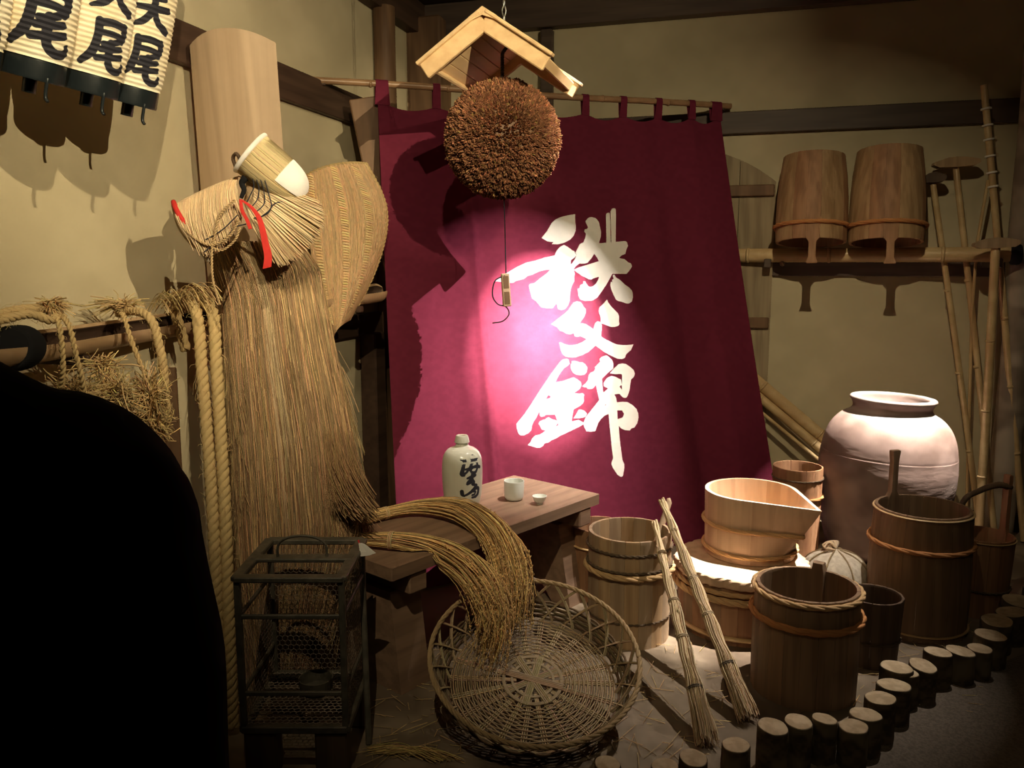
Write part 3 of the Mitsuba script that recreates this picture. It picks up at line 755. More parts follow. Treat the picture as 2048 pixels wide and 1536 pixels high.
s2 = [([(-0.012, 0.130), (0.004, 0.134), (0.020, 0.138)], [W_ * .6, W_, W_ * .7]), ([(0.006, 0.143), (0.004, 0.128), (-0.008, 0.116), (-0.012, 0.108)], W_ * .85), ([(-0.012, 0.108), (0.000, 0.112), (0.008, 0.122), (0.002, 0.126)], W_ * .7), ([(0.006, 0.122), (0.014, 0.112), (0.008, 0.104), (0.020, 0.100), (0.026, 0.098)], W_ * .75)]
s3 = [([(-0.034, 0.078), (-0.032, 0.066), (-0.024, 0.060)], [W_, W_, W_ * .6]), ([(-0.024, 0.060), (-0.004, 0.070), (0.010, 0.080), (0.020, 0.094)], [W_ * .5, W_ * .8, W_ * .9, W_ * .7]), ([(0.008, 0.080), (0.026, 0.086), (0.038, 0.080), (0.036, 0.062), (0.024, 0.052), (0.008, 0.050)], [W_ * .8, W_, W_, W_, W_ * .8, W_ * .6]),
      ([(0.012, 0.074), (0.022, 0.072), (0.018, 0.062), (0.008, 0.060)], W_ * .6)]
for s in (s1, s2, s3):
    pol = brush([([(x * 100, y * 100) for x, y in p], [q * 100 for q in w] if isinstance(w, list) else w * 100) for p, w in s])
    from shapely import affinity
    pol = affinity.scale(affinity.scale(pol, 0.01, 0.01, origin=(0, 0)), 1.12, 1.08, origin=(0, 0.13))
    put("brushed_character", lettering(pol, 0.006, 0.006, on_bottle), "ink", bottle, True, label="dark brushed character on the bottle")
cpos = onz(1028, 999, 0.49)
put("sake_cup", lathe([(0, 0.0), (0.030, 0.0), (0.036, 0.004), (0.042, 0.016), (0.0435, 0.045), (0.0445, 0.083), (0.0435, 0.085), (0.0415, 0.084), (0.040, 0.045), (0.036, 0.014), (0, 0.010)], 48, cpos), "porcelain", None, 50,
    label="straight-sided white porcelain cup on the bench, larger than the tiny cup beside it", cat="cup")
cpos = onz(1079, 1008, 0.49)
put("small_cup", lathe([(0, 0.0), (0.013, 0.0), (0.014, 0.006), (0.022, 0.012), (0.029, 0.028), (0.0315, 0.036), (0.030, 0.0365), (0.027, 0.029), (0.018, 0.014), (0, 0.010)], 40, cpos), "porcelain", None, 50,
    label="tiny flared white porcelain cup at the front of the bench top", cat="cup")


# rice sheaves
def sheaf(label, path, radii, n, tie, rng, col, zmin=0.497):
    t = thing("rice_sheaf", label, "rice sheaf")
    P = spline(path, 40)
    R = np.interp(np.linspace(0, 1, 40), np.linspace(0, 1, len(radii)), radii)
    tt, N, B = frames(P)
    a = rng.uniform(0, 2 * np.pi, n)
    q = np.sqrt(rng.uniform(0, 1, n))
    end = np.clip(rng.normal(0.9, 0.09, n), 0.55, 1.0)
    k = 16
    s = np.linspace(0, 1, k)[None] * end[:, None]
    idx = s * 39
    i0 = np.minimum(idx.astype(int), 38)
    fr = (idx - i0)[..., None]
    L = lambda A: A[i0] * (1 - fr) + A[i0 + 1] * fr
    Q = L(P)
    rad = (L(R[:, None])[..., 0] * q[:, None])
    ph = a[:, None] + 0.5 * np.sin(s * 5 + a[:, None]) * s
    S = Q + rad[..., None] * (np.cos(ph)[..., None] * L(N) + np.sin(ph)[..., None] * L(B))
    S += (rng.normal(0, 0.022, (n, 1, 3)) * (s ** 2)[..., None])
    S -= UP * (0.35 * np.clip(s - 0.55, 0, 1) ** 2 * rng.uniform(0, 2, (n, 1)))[..., None]
    S += tt[-1] * 0.0
    low = inside_bench(S)
    S[..., 2] = np.where(low, np.maximum(S[..., 2], zmin), S[..., 2])
    cols = tint(n, col, 0.32, 0.05, rng)
    m = M()
    add_strands(m, S, np.linspace(0.0024, 0.0013, k), cols)
    put("stalks", m, "bare_fibre", t, True, kind="stuff")
    # grains along the last part of each stalk
    g = M()
    gn = 14
    oct_v = np.array([(1, 0, 0), (-1, 0, 0), (0, 1, 0), (0, -1, 0), (0, 0, 1.0), (0, 0, -1)])
    oct_f = np.array([(0, 2, 4), (2, 1, 4), (1, 3, 4), (3, 0, 4), (2, 0, 5), (1, 2, 5), (3, 1, 5), (0, 3, 5)])
    pts = []
    for j in range(gn):
        w = rng.uniform(0.72, 1.0, n) * (k - 1)
        i = np.minimum(w.astype(int), k - 2)
        fz = (w - i)[:, None]
        pts.append(S[np.arange(n), i] * (1 - fz) + S[np.arange(n), i + 1] * fz + rng.normal(0, 0.0035, (n, 3)))
    pts = np.vstack(pts)
    pts = pts[~inside_bench(pts) | (pts[:, 2] > zmin)]
    ax = np.stack([rng.normal(0, 0.35, len(pts)), rng.normal(0, 0.35, len(pts)), -np.ones(len(pts))], 1)
    ax /= np.linalg.norm(ax, axis=1, keepdims=True)
    e1 = np.cross(ax, V(1, 0, 0.2))
    e1 /= np.linalg.norm(e1, axis=1, keepdims=True)
    e2 = np.cross(ax, e1)
    v = pts[:, None] + 0.0024 * oct_v[None, :, :1] * e1[:, None] + 0.0024 * oct_v[None, :, 1:2] * e2[:, None] + 0.0056 * oct_v[None, :, 2:] * ax[:, None]
    f = (oct_f[None] + (np.arange(len(pts)) * 6)[:, None, None]).reshape(-1, 3)
    g.add((v.reshape(-1, 3), f), np.repeat(tint(len(pts), np.asarray(col) * 1.02, 0.15, 0.05, rng), 6, axis=0))
    put("grains", g, "bare_fibre", t, True, kind="stuff")
    i = int(tie * 39)
    c = M()
    for d in (-0.006, 0.0, 0.006):
        rg = np.array([P[i] + tt[i] * d + (R[i] + 0.002) * (math.cos(b) * N[i] + math.sin(b) * B[i]) for b in np.linspace(0, 2 * np.pi, 20)[:-1]])
        c.add(tube(rg, 0.0026, 5, True), tint(1, (0.62, 0.47, 0.25), 0.05))
    put("tie", c, "bare_fibre", t, True)
    return t


def inside_bench(S):
    d = S - BA
    a, b = d @ bx, d @ by
    return (a > 0) & (a < BLEN) & (b > 0) & (b < BWID) & (S[..., 2] < 0.497)


RICE = (0.60, 0.41, 0.185)
r1 = np.random.default_rng(5)
sheaf("sheaf of ripe rice on the bench, the rear one below the bottle", [onz(690, 1048, 0.515), onz(780, 1024, 0.52), onz(850, 1014, 0.53), onz(925, 1022, 0.545), at(985, 1062, 2.98), at(1018, 1115, 2.86), at(1024, 1165, 2.80), at(1012, 1205, 2.77)],
      [0.034, 0.020, 0.030, 0.046, 0.060, 0.070, 0.072, 0.070], 330, 0.15, r1, RICE)
sheaf("sheaf of ripe rice at the bench front, hanging lowest over the round basket", [onz(622, 1074, 0.515), onz(712, 1078, 0.52), onz(800, 1082, 0.525), at(868, 1100, 2.86), at(930, 1132, 2.76), at(972, 1180, 2.68), at(986, 1225, 2.64), at(972, 1262, 2.62)],
      [0.030, 0.020, 0.030, 0.046, 0.058, 0.062, 0.052, 0.034], 300, 0.26, r1, RICE)

# ------------------------------------------------------------------ round basket leaning in front of the bench
basket = thing("round_basket", "large shallow round woven basket tilted on the floor before the bench", "basket")
bn = unit(V(0.05, -0.37, 0.925))
be1 = unit(V(1, 0, 0) - bn * bn[0])
be2 = np.cross(bn, be1)
RBASE, RRIM, HB = 0.278, 0.345, 0.125
bo = onz(1070, 1308, 0.232) - bn * HB
bo[2] = RBASE * be2[2] + 0.010
bl = lambda r, a, z: bo + bn * np.asarray(z)[..., None] + (np.asarray(r) * np.cos(a))[..., None] * be1 + (np.asarray(r) * np.sin(a))[..., None] * be2
CANE = (0.36, 0.265, 0.165)
NSP = 22
for k in range(NSP):
    a0 = 2 * math.pi * k / NSP
    for j, o in enumerate((-0.0075, 0.0, 0.0075)):
        pass
    r = np.linspace(0.055, RBASE, 26)
    P = np.array([bl(q, a0, 0.0022 * math.sin((q - 0.1) / 0.0075 * math.pi + k * math.pi) if q > 0.1 else 0.002 * ((k % 2) * 2 - 1)) for q in r])
    m = M()
    side = np.cross(bn, unit(P[-1] - P[0]))
    for o in (-1, 0, 1):
        m.add(tube(P + side * o * np.linspace(0.0045, 0.0085, 26)[:, None], 0.0028, 5, flat=1.0), tint(1, np.asarray(CANE) * 1.05, 0.12))
    put("spoke", m, "bare_fibre", basket, True)
m = M()
rr_list = np.arange(0.112, RBASE, 0.0074)
for i, r0 in enumerate(rr_list):
    a = np.linspace(0, 2 * np.pi, 150)[:-1]
    z = 0.0042 * np.sign(np.cos(a * NSP / 2 + (i % 2) * np.pi)) * np.abs(np.cos(a * NSP / 2)) ** 0.5
    m.add(tube(bl(r0 + 0.0012 * np.sin(a * 3 + i), a, z), 0.0027, 4, True), tint(1, CANE, 0.16))
put("weaving", m, "bare_fibre", basket, True, kind="stuff")
for r0, w in ((0.070, 0.008), (0.098, 0.011)):
    P = np.stack([bl(np.full(80, r0 - w / 2), np.linspace(0, 2 * np.pi, 80), np.full(80, 0.006)), bl(np.full(80, r0 + w / 2), np.linspace(0, 2 * np.pi, 80), np.full(80, 0.006))], 1)
    m = M().add(sheet(P, 0.003), tint(1, (0.32, 0.24, 0.15), 0.05))
    put("centre_band", m, "bare_fibre", basket, True)
for k in range(4):
    a0 = k * math.pi / 4 + 0.5
    d = math.cos(a0) * be1 + math.sin(a0) * be2
    s = np.cross(bn, d)
    m = M()
    for o in (-1.5, -0.5, 0.5, 1.5):
        m.add(tube([bo + d * q + s * o * 0.0065 + bn * (0.004 + 0.0012 * k) for q in np.linspace(-0.105, 0.105, 9)], 0.0034, 5), tint(1, (0.33, 0.25, 0.155), 0.06))
    put("centre_strap", m, "bare_fibre", basket, True)
# open crossing ribs of the wall, with the outer weave
for k in range(44):
    sg = 1 if k % 2 else -1
    a0 = 2 * math.pi * k / 44
    s = np.linspace(0, 1, 10)
    P = bl(RBASE + (RRIM - RBASE) * s ** 0.8, a0 + sg * 0.34 * s, HB * s + 0.002 * sg)
    m = M()
    sd = np.cross(bn, unit(P[-1] - P[0]))
    for o in (-1, 0, 1):
        m.add(tube(P + sd * o * 0.0055, 0.0024, 4), tint(1, CANE, 0.14))
    put("rib", m, "bare_fibre", basket, True)
m = M()
for i, s in enumerate(np.linspace(0.03, 0.42, 8)):
    a = np.linspace(0, 2 * np.pi, 200)[:-1]
    z = HB * s
    P = bl(RBASE + (RRIM - RBASE) * s ** 0.8 + 0.006 + 0.003 * np.sin(a * 22 + i * np.pi), a, np.full(199, z))
    m.add(tube(P, 0.004, 5, True), tint(1, (0.13, 0.09, 0.055), 0.15))
put("outer_weave", m, "bare_fibre", basket, True, kind="stuff")
put("rim", rope(bl(np.full(140, RRIM), np.linspace(0, 2 * np.pi, 140), np.full(140, HB)), 0.0088, 0.085, 3, 6, 1.1, col=(0.36, 0.255, 0.14)), "bare_fibre", basket, True)


# ------------------------------------------------------------------ twig brooms
def broom(label, foot, head, seed):
    t = thing("twig_broom", label, "broom")
    rng = np.random.default_rng(seed)
    foot, head = np.asarray(foot, float), np.asarray(head, float)
    L = np.linalg.norm(head - foot)
    d = unit(head - foot)
    e1 = unit(np.cross(d, UP))
    e2 = np.cross(d, e1)
    n, k = 46, 22
    s0 = rng.uniform(0.0, 0.03, n)
    s1 = np.concatenate([[1.0, 0.995, 0.985], np.clip(rng.normal(0.62, 0.2, n - 3), 0.3, 0.97)])
    s = s0[:, None] + (s1 - s0)[:, None] * np.linspace(0, 1, k)[None]
    prof = np.interp(s, [0, 0.12, 0.3, 0.6, 1], [0.036, 0.030, 0.021, 0.0165, 0.010])
    a = rng.uniform(0, 6.28, n)
    q = np.sqrt(rng.uniform(0.08, 1, n))
    q[:3] = 0.75
    a[:3] = (0.2, 2.3, 4.4)
    wig = 0.002 * np.sin(s * 40 + a[:, None])
    P = foot + s[..., None] * L * d + (prof * q[:, None] * np.cos(a)[:, None] + wig)[..., None] * e1 + (prof * q[:, None] * np.sin(a)[:, None] - wig)[..., None] * e2
    rad = np.interp(s, [0, 0.2, 0.6, 1], [0.0011, 0.0024, 0.0042, 0.0062])
    m = M()
    v, f = strands(P, rad, 5)
    m.add((v, f), np.repeat(tint(n, (0.56, 0.42, 0.27), 0.16, 0.04, rng), k * 5, axis=0))
    n2 = 150
    s = rng.uniform(0, 0.05, n2)[:, None] + np.linspace(0, 1, 8)[None] * rng.uniform(0.12, 0.34, n2)[:, None]
    prof = np.interp(s, [0, 0.12, 0.3, 0.6], [0.042, 0.032, 0.021, 0.016])
    a = rng.uniform(0, 6.28, n2)
    q = np.sqrt(rng.uniform(0.05, 1, n2))
    P = foot + s[..., None] * L * d + (prof * q[:, None] * np.cos(a)[:, None])[..., None] * e1 + (prof * q[:, None] * np.sin(a)[:, None])[..., None] * e2
    P[..., 2] = np.maximum(P[..., 2], 0.002)
    add_strands(m, P, 0.0013, tint(n2, (0.50, 0.37, 0.23), 0.2, 0.04, rng))
    put("twigs", m, "bare_fibre", t, True, kind="stuff")
    kn = M()
    for _ in range(14):
        ss = rng.uniform(0.35, 0.95)
        b = rng.uniform(0, 6.28)
        c = foot + d * ss * L + (math.cos(b) * e1 + math.sin(b) * e2) * np.interp(ss, [0.3, 0.6, 1], [0.021, 0.0175, 0.012])
        kn.add(tube([c - d * 0.012, c - d * 0.004 + 0.002 * e1, c, c + d * 0.01], [0.001, 0.005, 0.0055, 0.001], 6), tint(1, (0.5, 0.36, 0.22), 0.1))
    put("bud", kn, "bare_fibre", t, True, kind="stuff")
    for ss, c in ((0.21, (0.10, 0.08, 0.06)), (0.42, (0.45, 0.36, 0.24)), (0.585, (0.42, 0.33, 0.22)), (0.82, (0.3, 0.22, 0.13))):
        R = np.interp(ss, [0, 0.12, 0.3, 0.6, 1], [0.036, 0.030, 0.0225, 0.0185, 0.013])
        m = M()
        for dd in (-0.003, 0.003):
            P = np.array([foot + d * (ss * L + dd) + R * (math.cos(b) * e1 + math.sin(b) * e2) for b in np.linspace(0, 2 * np.pi, 18)[:-1]])
            m.add(tube(P, 0.0024, 5, True), c)
        put("binding", m, "bare_fibre", t, True)


f1, h1 = onz(1418, 1492, 0.02), at(1308, 1040, 3.14)
broom("twig broom leaning on the cord-tied bucket, the nearer and lower of the two", f1, h1, 3)
broom("twig broom leaning across the low tub, the farther of the two and reaching higher", onz(1500, 1440, 0.02), at(1322, 996, 3.27), 8)
st = thing("paddle_stick", "plain round-ended wooden stick standing in the cord-tied bucket behind the brooms", "stick")
put("shaft", tube([V(0.50, 3.17, 0.05), V(0.56, 3.24, 0.28), at(1338, 1004, 3.33), at(1337, 996, 3.335)], [0.012, 0.013, 0.013, 0.007], 10), "stave_pale", st, True)

# ------------------------------------------------------------------ jar, sack, bamboo lengths
JC = V(1.937, 4.20, 0)
jp = [(0, 0.0), (0.235, 0.0), (0.262, 0.03), (0.292, 0.13), (0.316, 0.24), (0.330, 0.36), (0.334, 0.455), (0.3295, 0.525), (0.3285, 0.537), (0.3265, 0.541), (0.3245, 0.56), (0.312, 0.62), (0.285, 0.68), (0.245, 0.725), (0.205, 0.750), (0.192, 0.765), (0.190, 0.782), (0.198, 0.800), (0.207, 0.812), (0.207, 0.822), (0.196, 0.828),
      (0.172, 0.824), (0.166, 0.80), (0.168, 0.76), (0.25, 0.70), (0.305, 0.55), (0.31, 0.36), (0.25, 0.06), (0, 0.03)]
q = [(0, 0.0)] + [tuple(x) for x in spline([(r, z, 0) for r, z in jp[1:-1]], 150)[:, :2]] + [(0, 0.03)]
jar = thing("storage_jar", "big round brown pottery jar, tallest vessel on the floor, its shoulder brightly lit", "jar")
jt = mat(JC, unit(V(1, 0, -0.035)), V(0, 1, 0), unit(V(0.035, 0, 1)))
put("body", lathe(q, 96), "jar_clay", jar, 60, to_world=T(jt))
bag = thing("tied_sack", "pale cloth sack tied with thin straw rope, lying behind the front buckets", "sack")
KC = V(1.418, 3.47, 0)
n_, k_n = 48, 24
th = np.linspace(0, np.pi, k_n)
pro = [(max(1e-4, 0.152 * math.sin(x) ** 0.8), 0.125 - 0.125 * math.cos(x) if x < 1.57 else 0.125 + 0.135 * -math.cos(x)) for x in th]
bv, bf = lathe(pro, n_)
an = np.arctan2(bv[:, 1], bv[:, 0])
pleat = 1 + 0.03 * np.sin(an * 9) * np.clip((bv[:, 2] - 0.1) / 0.15, 0, 1)
bv[:, :2] *= pleat[:, None]
bv[:, 2] += 0.012 * np.exp(-(np.hypot(bv[:, 0], bv[:, 1]) / 0.03) ** 2)
put("cloth", (bv + KC, bf), "hemp_sack", bag, True)
for i, a0 in enumerate((0.1, 0.9, 1.75, 2.5)):
    th = np.linspace(-1.25, 1.25, 30)
    P = np.stack([0.158 * np.sin(th) * math.cos(a0), 0.158 * np.sin(th) * math.sin(a0), 0.125 + 0.142 * np.cos(th)], 1) + KC
    put("cord", rope(P, 0.0042, 0.02, 2, 5, col=(0.36, 0.28, 0.17)), "bare_fibre", bag, True)
m = M()
for i in range(7):
    a0 = RNG.uniform(0, 6.28)
    P = spline([KC + V(0, 0, 0.272), KC + V(0.03 * math.cos(a0), 0.03 * math.sin(a0), 0.295), KC + V(0.055 * math.cos(a0 + 0.6), 0.055 * math.sin(a0 + 0.6), 0.278), KC + V(0.02 * math.cos(a0 + 1.3), 0.02 * math.sin(a0 + 1.3), 0.272)], 12)
    m.add(tube(P, 0.005, 5), tint(1, (0.5, 0.4, 0.25), 0.1))
put("knot", m, "bare_fibre", bag, True)
for i, (p0, p1, r, lab) in enumerate(((at(1440, 700, 4.96), V(2.36, 4.57, 0.036), 0.036, "thickest slanting bamboo length behind the big jar, uppermost of the three"), (at(1440, 728, 4.94), V(2.285, 4.535, 0.026), 0.026, "middle slanting bamboo length behind the big jar"),
                                      (at(1440, 757, 4.92), V(2.225, 4.515, 0.012), 0.011, "thinnest slanting bamboo length behind the big jar, lowest of the three"))):
    t = thing("bamboo_length", lab, "bamboo")
    put("culm", tube(p0 + (p1 - p0) * np.linspace(0, 1, 12)[:, None], r, 14), "bamboo", t, True)
    for s in (0.22, 0.50, 0.8):
        put("node", tube([p0 + (p1 - p0) * (s + d) for d in (-0.005, 0, 0.005)], [r, r * 1.1, r], 14), "bamboo", t, True)

# ------------------------------------------------------------------ round-topped panel and long tools against the back wall
pn = thing("arched_panel", "grey wooden panel with an arched top leaning on the back wall, half behind the curtain", "panel")
pw = 1.24
o = on_back(2.235 - pw, 0.055, 0)
lean = unit(UP + WU * 0.012)
arch = lambda x: 2.20 - (0.97 - math.sqrt(0.97 ** 2 - (x - pw / 2) ** 2))
nb = 6
for i in range(nb):
    x0, x1 = i * pw / nb + 0.0015, (i + 1) * pw / nb - 0.0015
    xs = np.linspace(x0, x1, 12)
    v, f = prism(Polygon([(x0, 0), (x1, 0)] + [(x, arch(x)) for x in xs[::-1]]), 0.024)
    put("board", place((v, f), o - WU * 0.0 + WU * 0.02, WV, lean, -WU), "grey_board", pn, 20)
for z in (0.70, 1.16, 1.93):
    put("batten", block(o + WV * pw / 2 + lean * z - WU * 0.017, WV, WU, UP, pw * 0.985, 0.022, 0.065, 0.005), "brown_post", pn)


def shaft(t, P, r, m="bamboo", name="shaft", sides=10):
    put(name, tube(spline(P, 26), r, sides), m, t, True)


def culm_nodes(t, p0, p1, r, ss, m="bamboo"):
    p0, p1 = np.asarray(p0), np.asarray(p1)
    for s in ss:
        put("node", tube([p0 + (p1 - p0) * (s + d) for d in (-0.004, 0, 0.004)], [r, r * 1.15, r], 10), m, t, True)


def stirrer(label, head, foot, r, hw, m, hm):
    """A long-handled stirring paddle: a short thick cross board on a long shaft."""
    t = thing("stirring_paddle", label, "paddle")
    shaft(t, [foot, (foot + head) / 2 + V(0.004, 0, 0), head - UP * 0.02], r, m)
    culm_nodes(t, foot, head - UP * 0.02, r, (0.25, 0.47, 0.7), m)
    outline = [(-hw, -0.008), (-hw * 0.75, -0.022), (0, -0.024), (hw * 0.75, -0.02), (hw, -0.004), (hw * 0.96, 0.012), (hw * 0.4, 0.026), (0, 0.030), (-hw * 0.4, 0.026), (-hw * 0.96, 0.006)]
    v, f = prism(Polygon(outline), 0.075)
    a = unit(WV + UP * 0.03)
    put("head", place((v, f), head + WU * 0.037, a, np.cross(WU, a) * -1 if np.cross(WU, a)[2] < 0 else np.cross(WU, a), -WU), hm, t, 25)


stirrer("long-handled stirring paddle with a dark cross head, nearest the hanging buckets", at(1866, 357, 4.58), onz(1962, 1078, 0.006), 0.016, 0.062, "bamboo", "stave_dark")
stirrer("long-handled stirring paddle with a pale cross head just right of the hanging buckets", at(1912, 326, 4.56), onz(1990, 1082, 0.006), 0.0165, 0.115, "bamboo", "stave_tan")
stirrer("long-handled stirring paddle with a pale cross head in front of the bamboo rail end", at(1992, 487, 4.24), onz(1955, 1100, 0.006), 0.022, 0.105, "bamboo", "stave_pale")
t = thing("bound_bamboo_pole", "tall bamboo pole bound with pale cords near its top by the right corner post", "pole")
p0, p1 = at(1968, 170, 4.47), onz(2048, 1082, 0.01)
shaft(t, [p0, (p0 + p1) / 2, p1], 0.018)
culm_nodes(t, p1, p0, 0.018, (0.2, 0.35, 0.5, 0.62))
for s in (0.05, 0.085, 0.115, 0.15, 0.185, 0.215):
    c = p0 + (p1 - p0) * s
    put("binding", tube(ring(c, 0.0215, 20, unit(p1 - p0))[:-1], 0.006, 6, True), "white_print", t, True)
c = p0 + (p1 - p0) * 0.20
put("side_rod", tube([c + WV * -0.02, at(1954, 489, 4.50), at(1944, 620, 4.46), onz(1932, 1060, 0.01)], 0.0085, 8), "bamboo", t, True)
put("wall_peg", tube([on_back(2.285, -0.01, 1.515), on_back(2.285, 0.13, 1.505)], [0.012, 0.015], 8), "stave_pale", None, True, label="short pale wooden peg under the bamboo rail beside the arched panel", cat="peg")

# ------------------------------------------------------------------ cedar ball under its little roof
CB, CR = V(-0.039, 3.50, 2.009), 0.243
ball = thing("cedar_ball", "large brown ball of bundled cedar sprigs hanging in front of the curtain", "cedar ball")
put("core", lathe([(CR * 0.9 * math.sin(x), -CR * 0.9 * math.cos(x)) for x in np.linspace(0, math.pi, 24)], 40, CB), "brown_post", ball, True)
rb = np.random.default_rng(21)
n = 15000
z = rb.uniform(-1, 1, n)
ph = rb.uniform(0, 2 * np.pi, n)
D = np.stack([np.sqrt(1 - z * z) * np.cos(ph), np.sqrt(1 - z * z) * np.sin(ph), z], 1)
import meshkit
lump = meshkit.fbm(D * 17 + 20, 3, 4)
keep = lump > 0.31
D, lump = D[keep], lump[keep]
n = len(D)
rad = CR * (0.965 + 0.13 * (lump - 0.45)) * np.exp(rb.normal(0, 0.010, n))
cols = tint(n, (0.275, 0.13, 0.07), 0.26, 0.05, rb)
cols[rb.uniform(size=n) < 0.03] = (0.36, 0.24, 0.09)
m = M()
for _ in range(3):
    d2 = D + rb.normal(0, 0.16, (n, 3))
    d2 /= np.linalg.norm(d2, axis=1, keepdims=True)
    base = CB + D * (CR * 0.86)
    tip = CB + D * (rad * 0.97)[:, None] + d2 * 0.005 + rb.normal(0, 0.0025, (n, 3))
    P = np.stack([base, base * 0.4 + tip * 0.6 + rb.normal(0, 0.002, (n, 3)), tip], 1)
    add_strands(m, P, np.array([0.0024, 0.0030, 0.0026]), np.clip(cols * rb.uniform(0.75, 1.25, (n, 1)), 0, 0.9))
put("sprigs", m, "matte_fibre", ball, True, kind="stuff")
put("hanging_cord", rope([CB + UP * (CR * 0.9), CB + UP * 0.34, V(0.005, 3.50, 2.41)], 0.008, 0.02, 2, 6, col=(0.06, 0.05, 0.045)), "bare_fibre", ball, True)

roof = thing("miniature_roof", "small gabled roof of new pale wood hung above the cedar ball", "roof")
RF = onz(970, 44, 2.425) * 0 + at(970, 46, 3.28)         # front end of the ridge, underside
HWD, RISE, RLEN, OV = 0.222, 0.150, 0.50, 0.02
for s in (-1, 1):
    e = WV * (s * HWD) - UP * RISE                       # from ridge down to the eave
    un = unit(np.cross(e, WU))
    un = un if un[2] > 0 else -un
    nb = 5
    for i in range(nb):
        a0, a1 = i / nb, (i + 1) / nb - 0.006
        c = RF + e * (a0 + a1) / 2 + WU * RLEN / 2 + un * 0.014
        put("roof_board", block(c, WU, e, un, RLEN, np.linalg.norm(e) * (a1 - a0), 0.012, 0.002), "new_wood", roof)
    for y0, nm in ((0.0, "bargeboard"), (RLEN, "bargeboard")):
        L = np.linalg.norm(e) + 0.03
        c = RF + WU * (y0 + (-0.011 if y0 == 0 else 0.011)) + unit(e) * (L / 2 - 0.004)
        put(nm, block(c + un * 0.002, unit(e), WU, un, L, 0.022, 0.066, 0.004), "new_wood", roof)
        put("moulding", block(c + un * 0.036 - WU * (0.006 if y0 == 0 else -0.006), unit(e), WU, un, L + 0.012, 0.044, 0.014, 0.003), "new_wood", roof)
    c = RF + e * 0.985 + WU * RLEN / 2
    put("eave_board", block(c + un * 0.006, WU, unit(e), un, RLEN, 0.016, 0.040, 0.004), "new_wood", roof)
put("ridge_cap", loft([[RF + WU * y + WV * x + UP * z for x, z in ((-0.055, 0.0), (0, 0.034), (0.055, 0.0), (0.055, 0.016), (0, 0.052), (-0.055, 0.016))] for y in (-0.035, RLEN + 0.035)]), "new_wood", roof, 20)
put("screw_eye", tube(ring(RF + WU * RLEN * 0.5 + UP * 0.062, 0.013, 20, WV)[:-1], 0.003, 6, True), "steel", roof, True)
ch = thing("hanging_chain", "thin steel chain holding the little roof from the ceiling", "chain")
cz = RF + WU * RLEN * 0.5 + UP * 0.083
i = 0
while cz[2] + i * 0.030 < HC - 0.008:
    a = np.linspace(0, 2 * np.pi, 15)[:-1]
    w = WV if i % 2 else WU
    P = cz + UP * (i * 0.030) + 0.008 * np.cos(a)[:, None] * w + 0.0205 * np.sin(a)[:, None] * UP
    put("link", tube(P, 0.0026, 5, True), "steel", ch, True)
    i += 1
tag = thing("wooden_charm", "small narrow wooden tag with dark print hanging on a thin cord below the cedar ball", "tag")
tp = at(1012, 580, 3.48)
put("plaque", block(tp, unit(V(1, 0.25, 0.07)), unit(V(0.25, -1, 0)), unit(V(-0.07, 0, 1)), 0.034, 0.018, 0.138, 0.003), "board_wood", tag)
for dz in (0.033, -0.033):
    put("print", block(tp + unit(V(-0.07, 0, 1)) * dz - unit(V(0.25, -1, 0)) * -0.0094, unit(V(1, 0.25, 0.07)), unit(V(0.25, -1, 0)), unit(V(-0.07, 0, 1)), 0.023, 0.0014, 0.052, 0.0005), "brown_post", tag, label="dark printed field")
put("cord", tube(spline([CB - UP * (CR * 0.88), CB * 0.5 + (tp + UP * 0.07) * 0.5 - UP * 0.0, tp + UP * 0.069], 14), 0.0022, 5), "ink", tag, True)
put("loop", tube(spline([tp + V(-0.004, -0.008, 0.06), at(990, 562, 3.47), at(985, 590, 3.47), at(995, 608, 3.47), tp + V(0, -0.004, -0.07), at(1018, 628, 3.47), at(1006, 642, 3.47), at(985, 646, 3.47)], 40), 0.0025, 5), "ink", tag, True)

# ------------------------------------------------------------------ paper lanterns
LN_AX = unit(UP + WV * 0.27)
LE1 = unit(WV - LN_AX * np.dot(WV, LN_AX))
LE2 = np.cross(LN_AX, LE1)
LR, LH = 0.089, 0.56
L_BOT = [onz(-72, 84, 2.03), onz(66, 116, 2.03), onz(180, 148, 2.03), onz(262, 172, 2.03)]
NR = 42


def lantern_r(z):
    s = np.clip(z / LH, 0, 1)
    return LR * (1 - 0.10 * np.abs(2 * s - 1) ** 6) + 0.0016 * np.cos(2 * np.pi * z / (LH / NR))


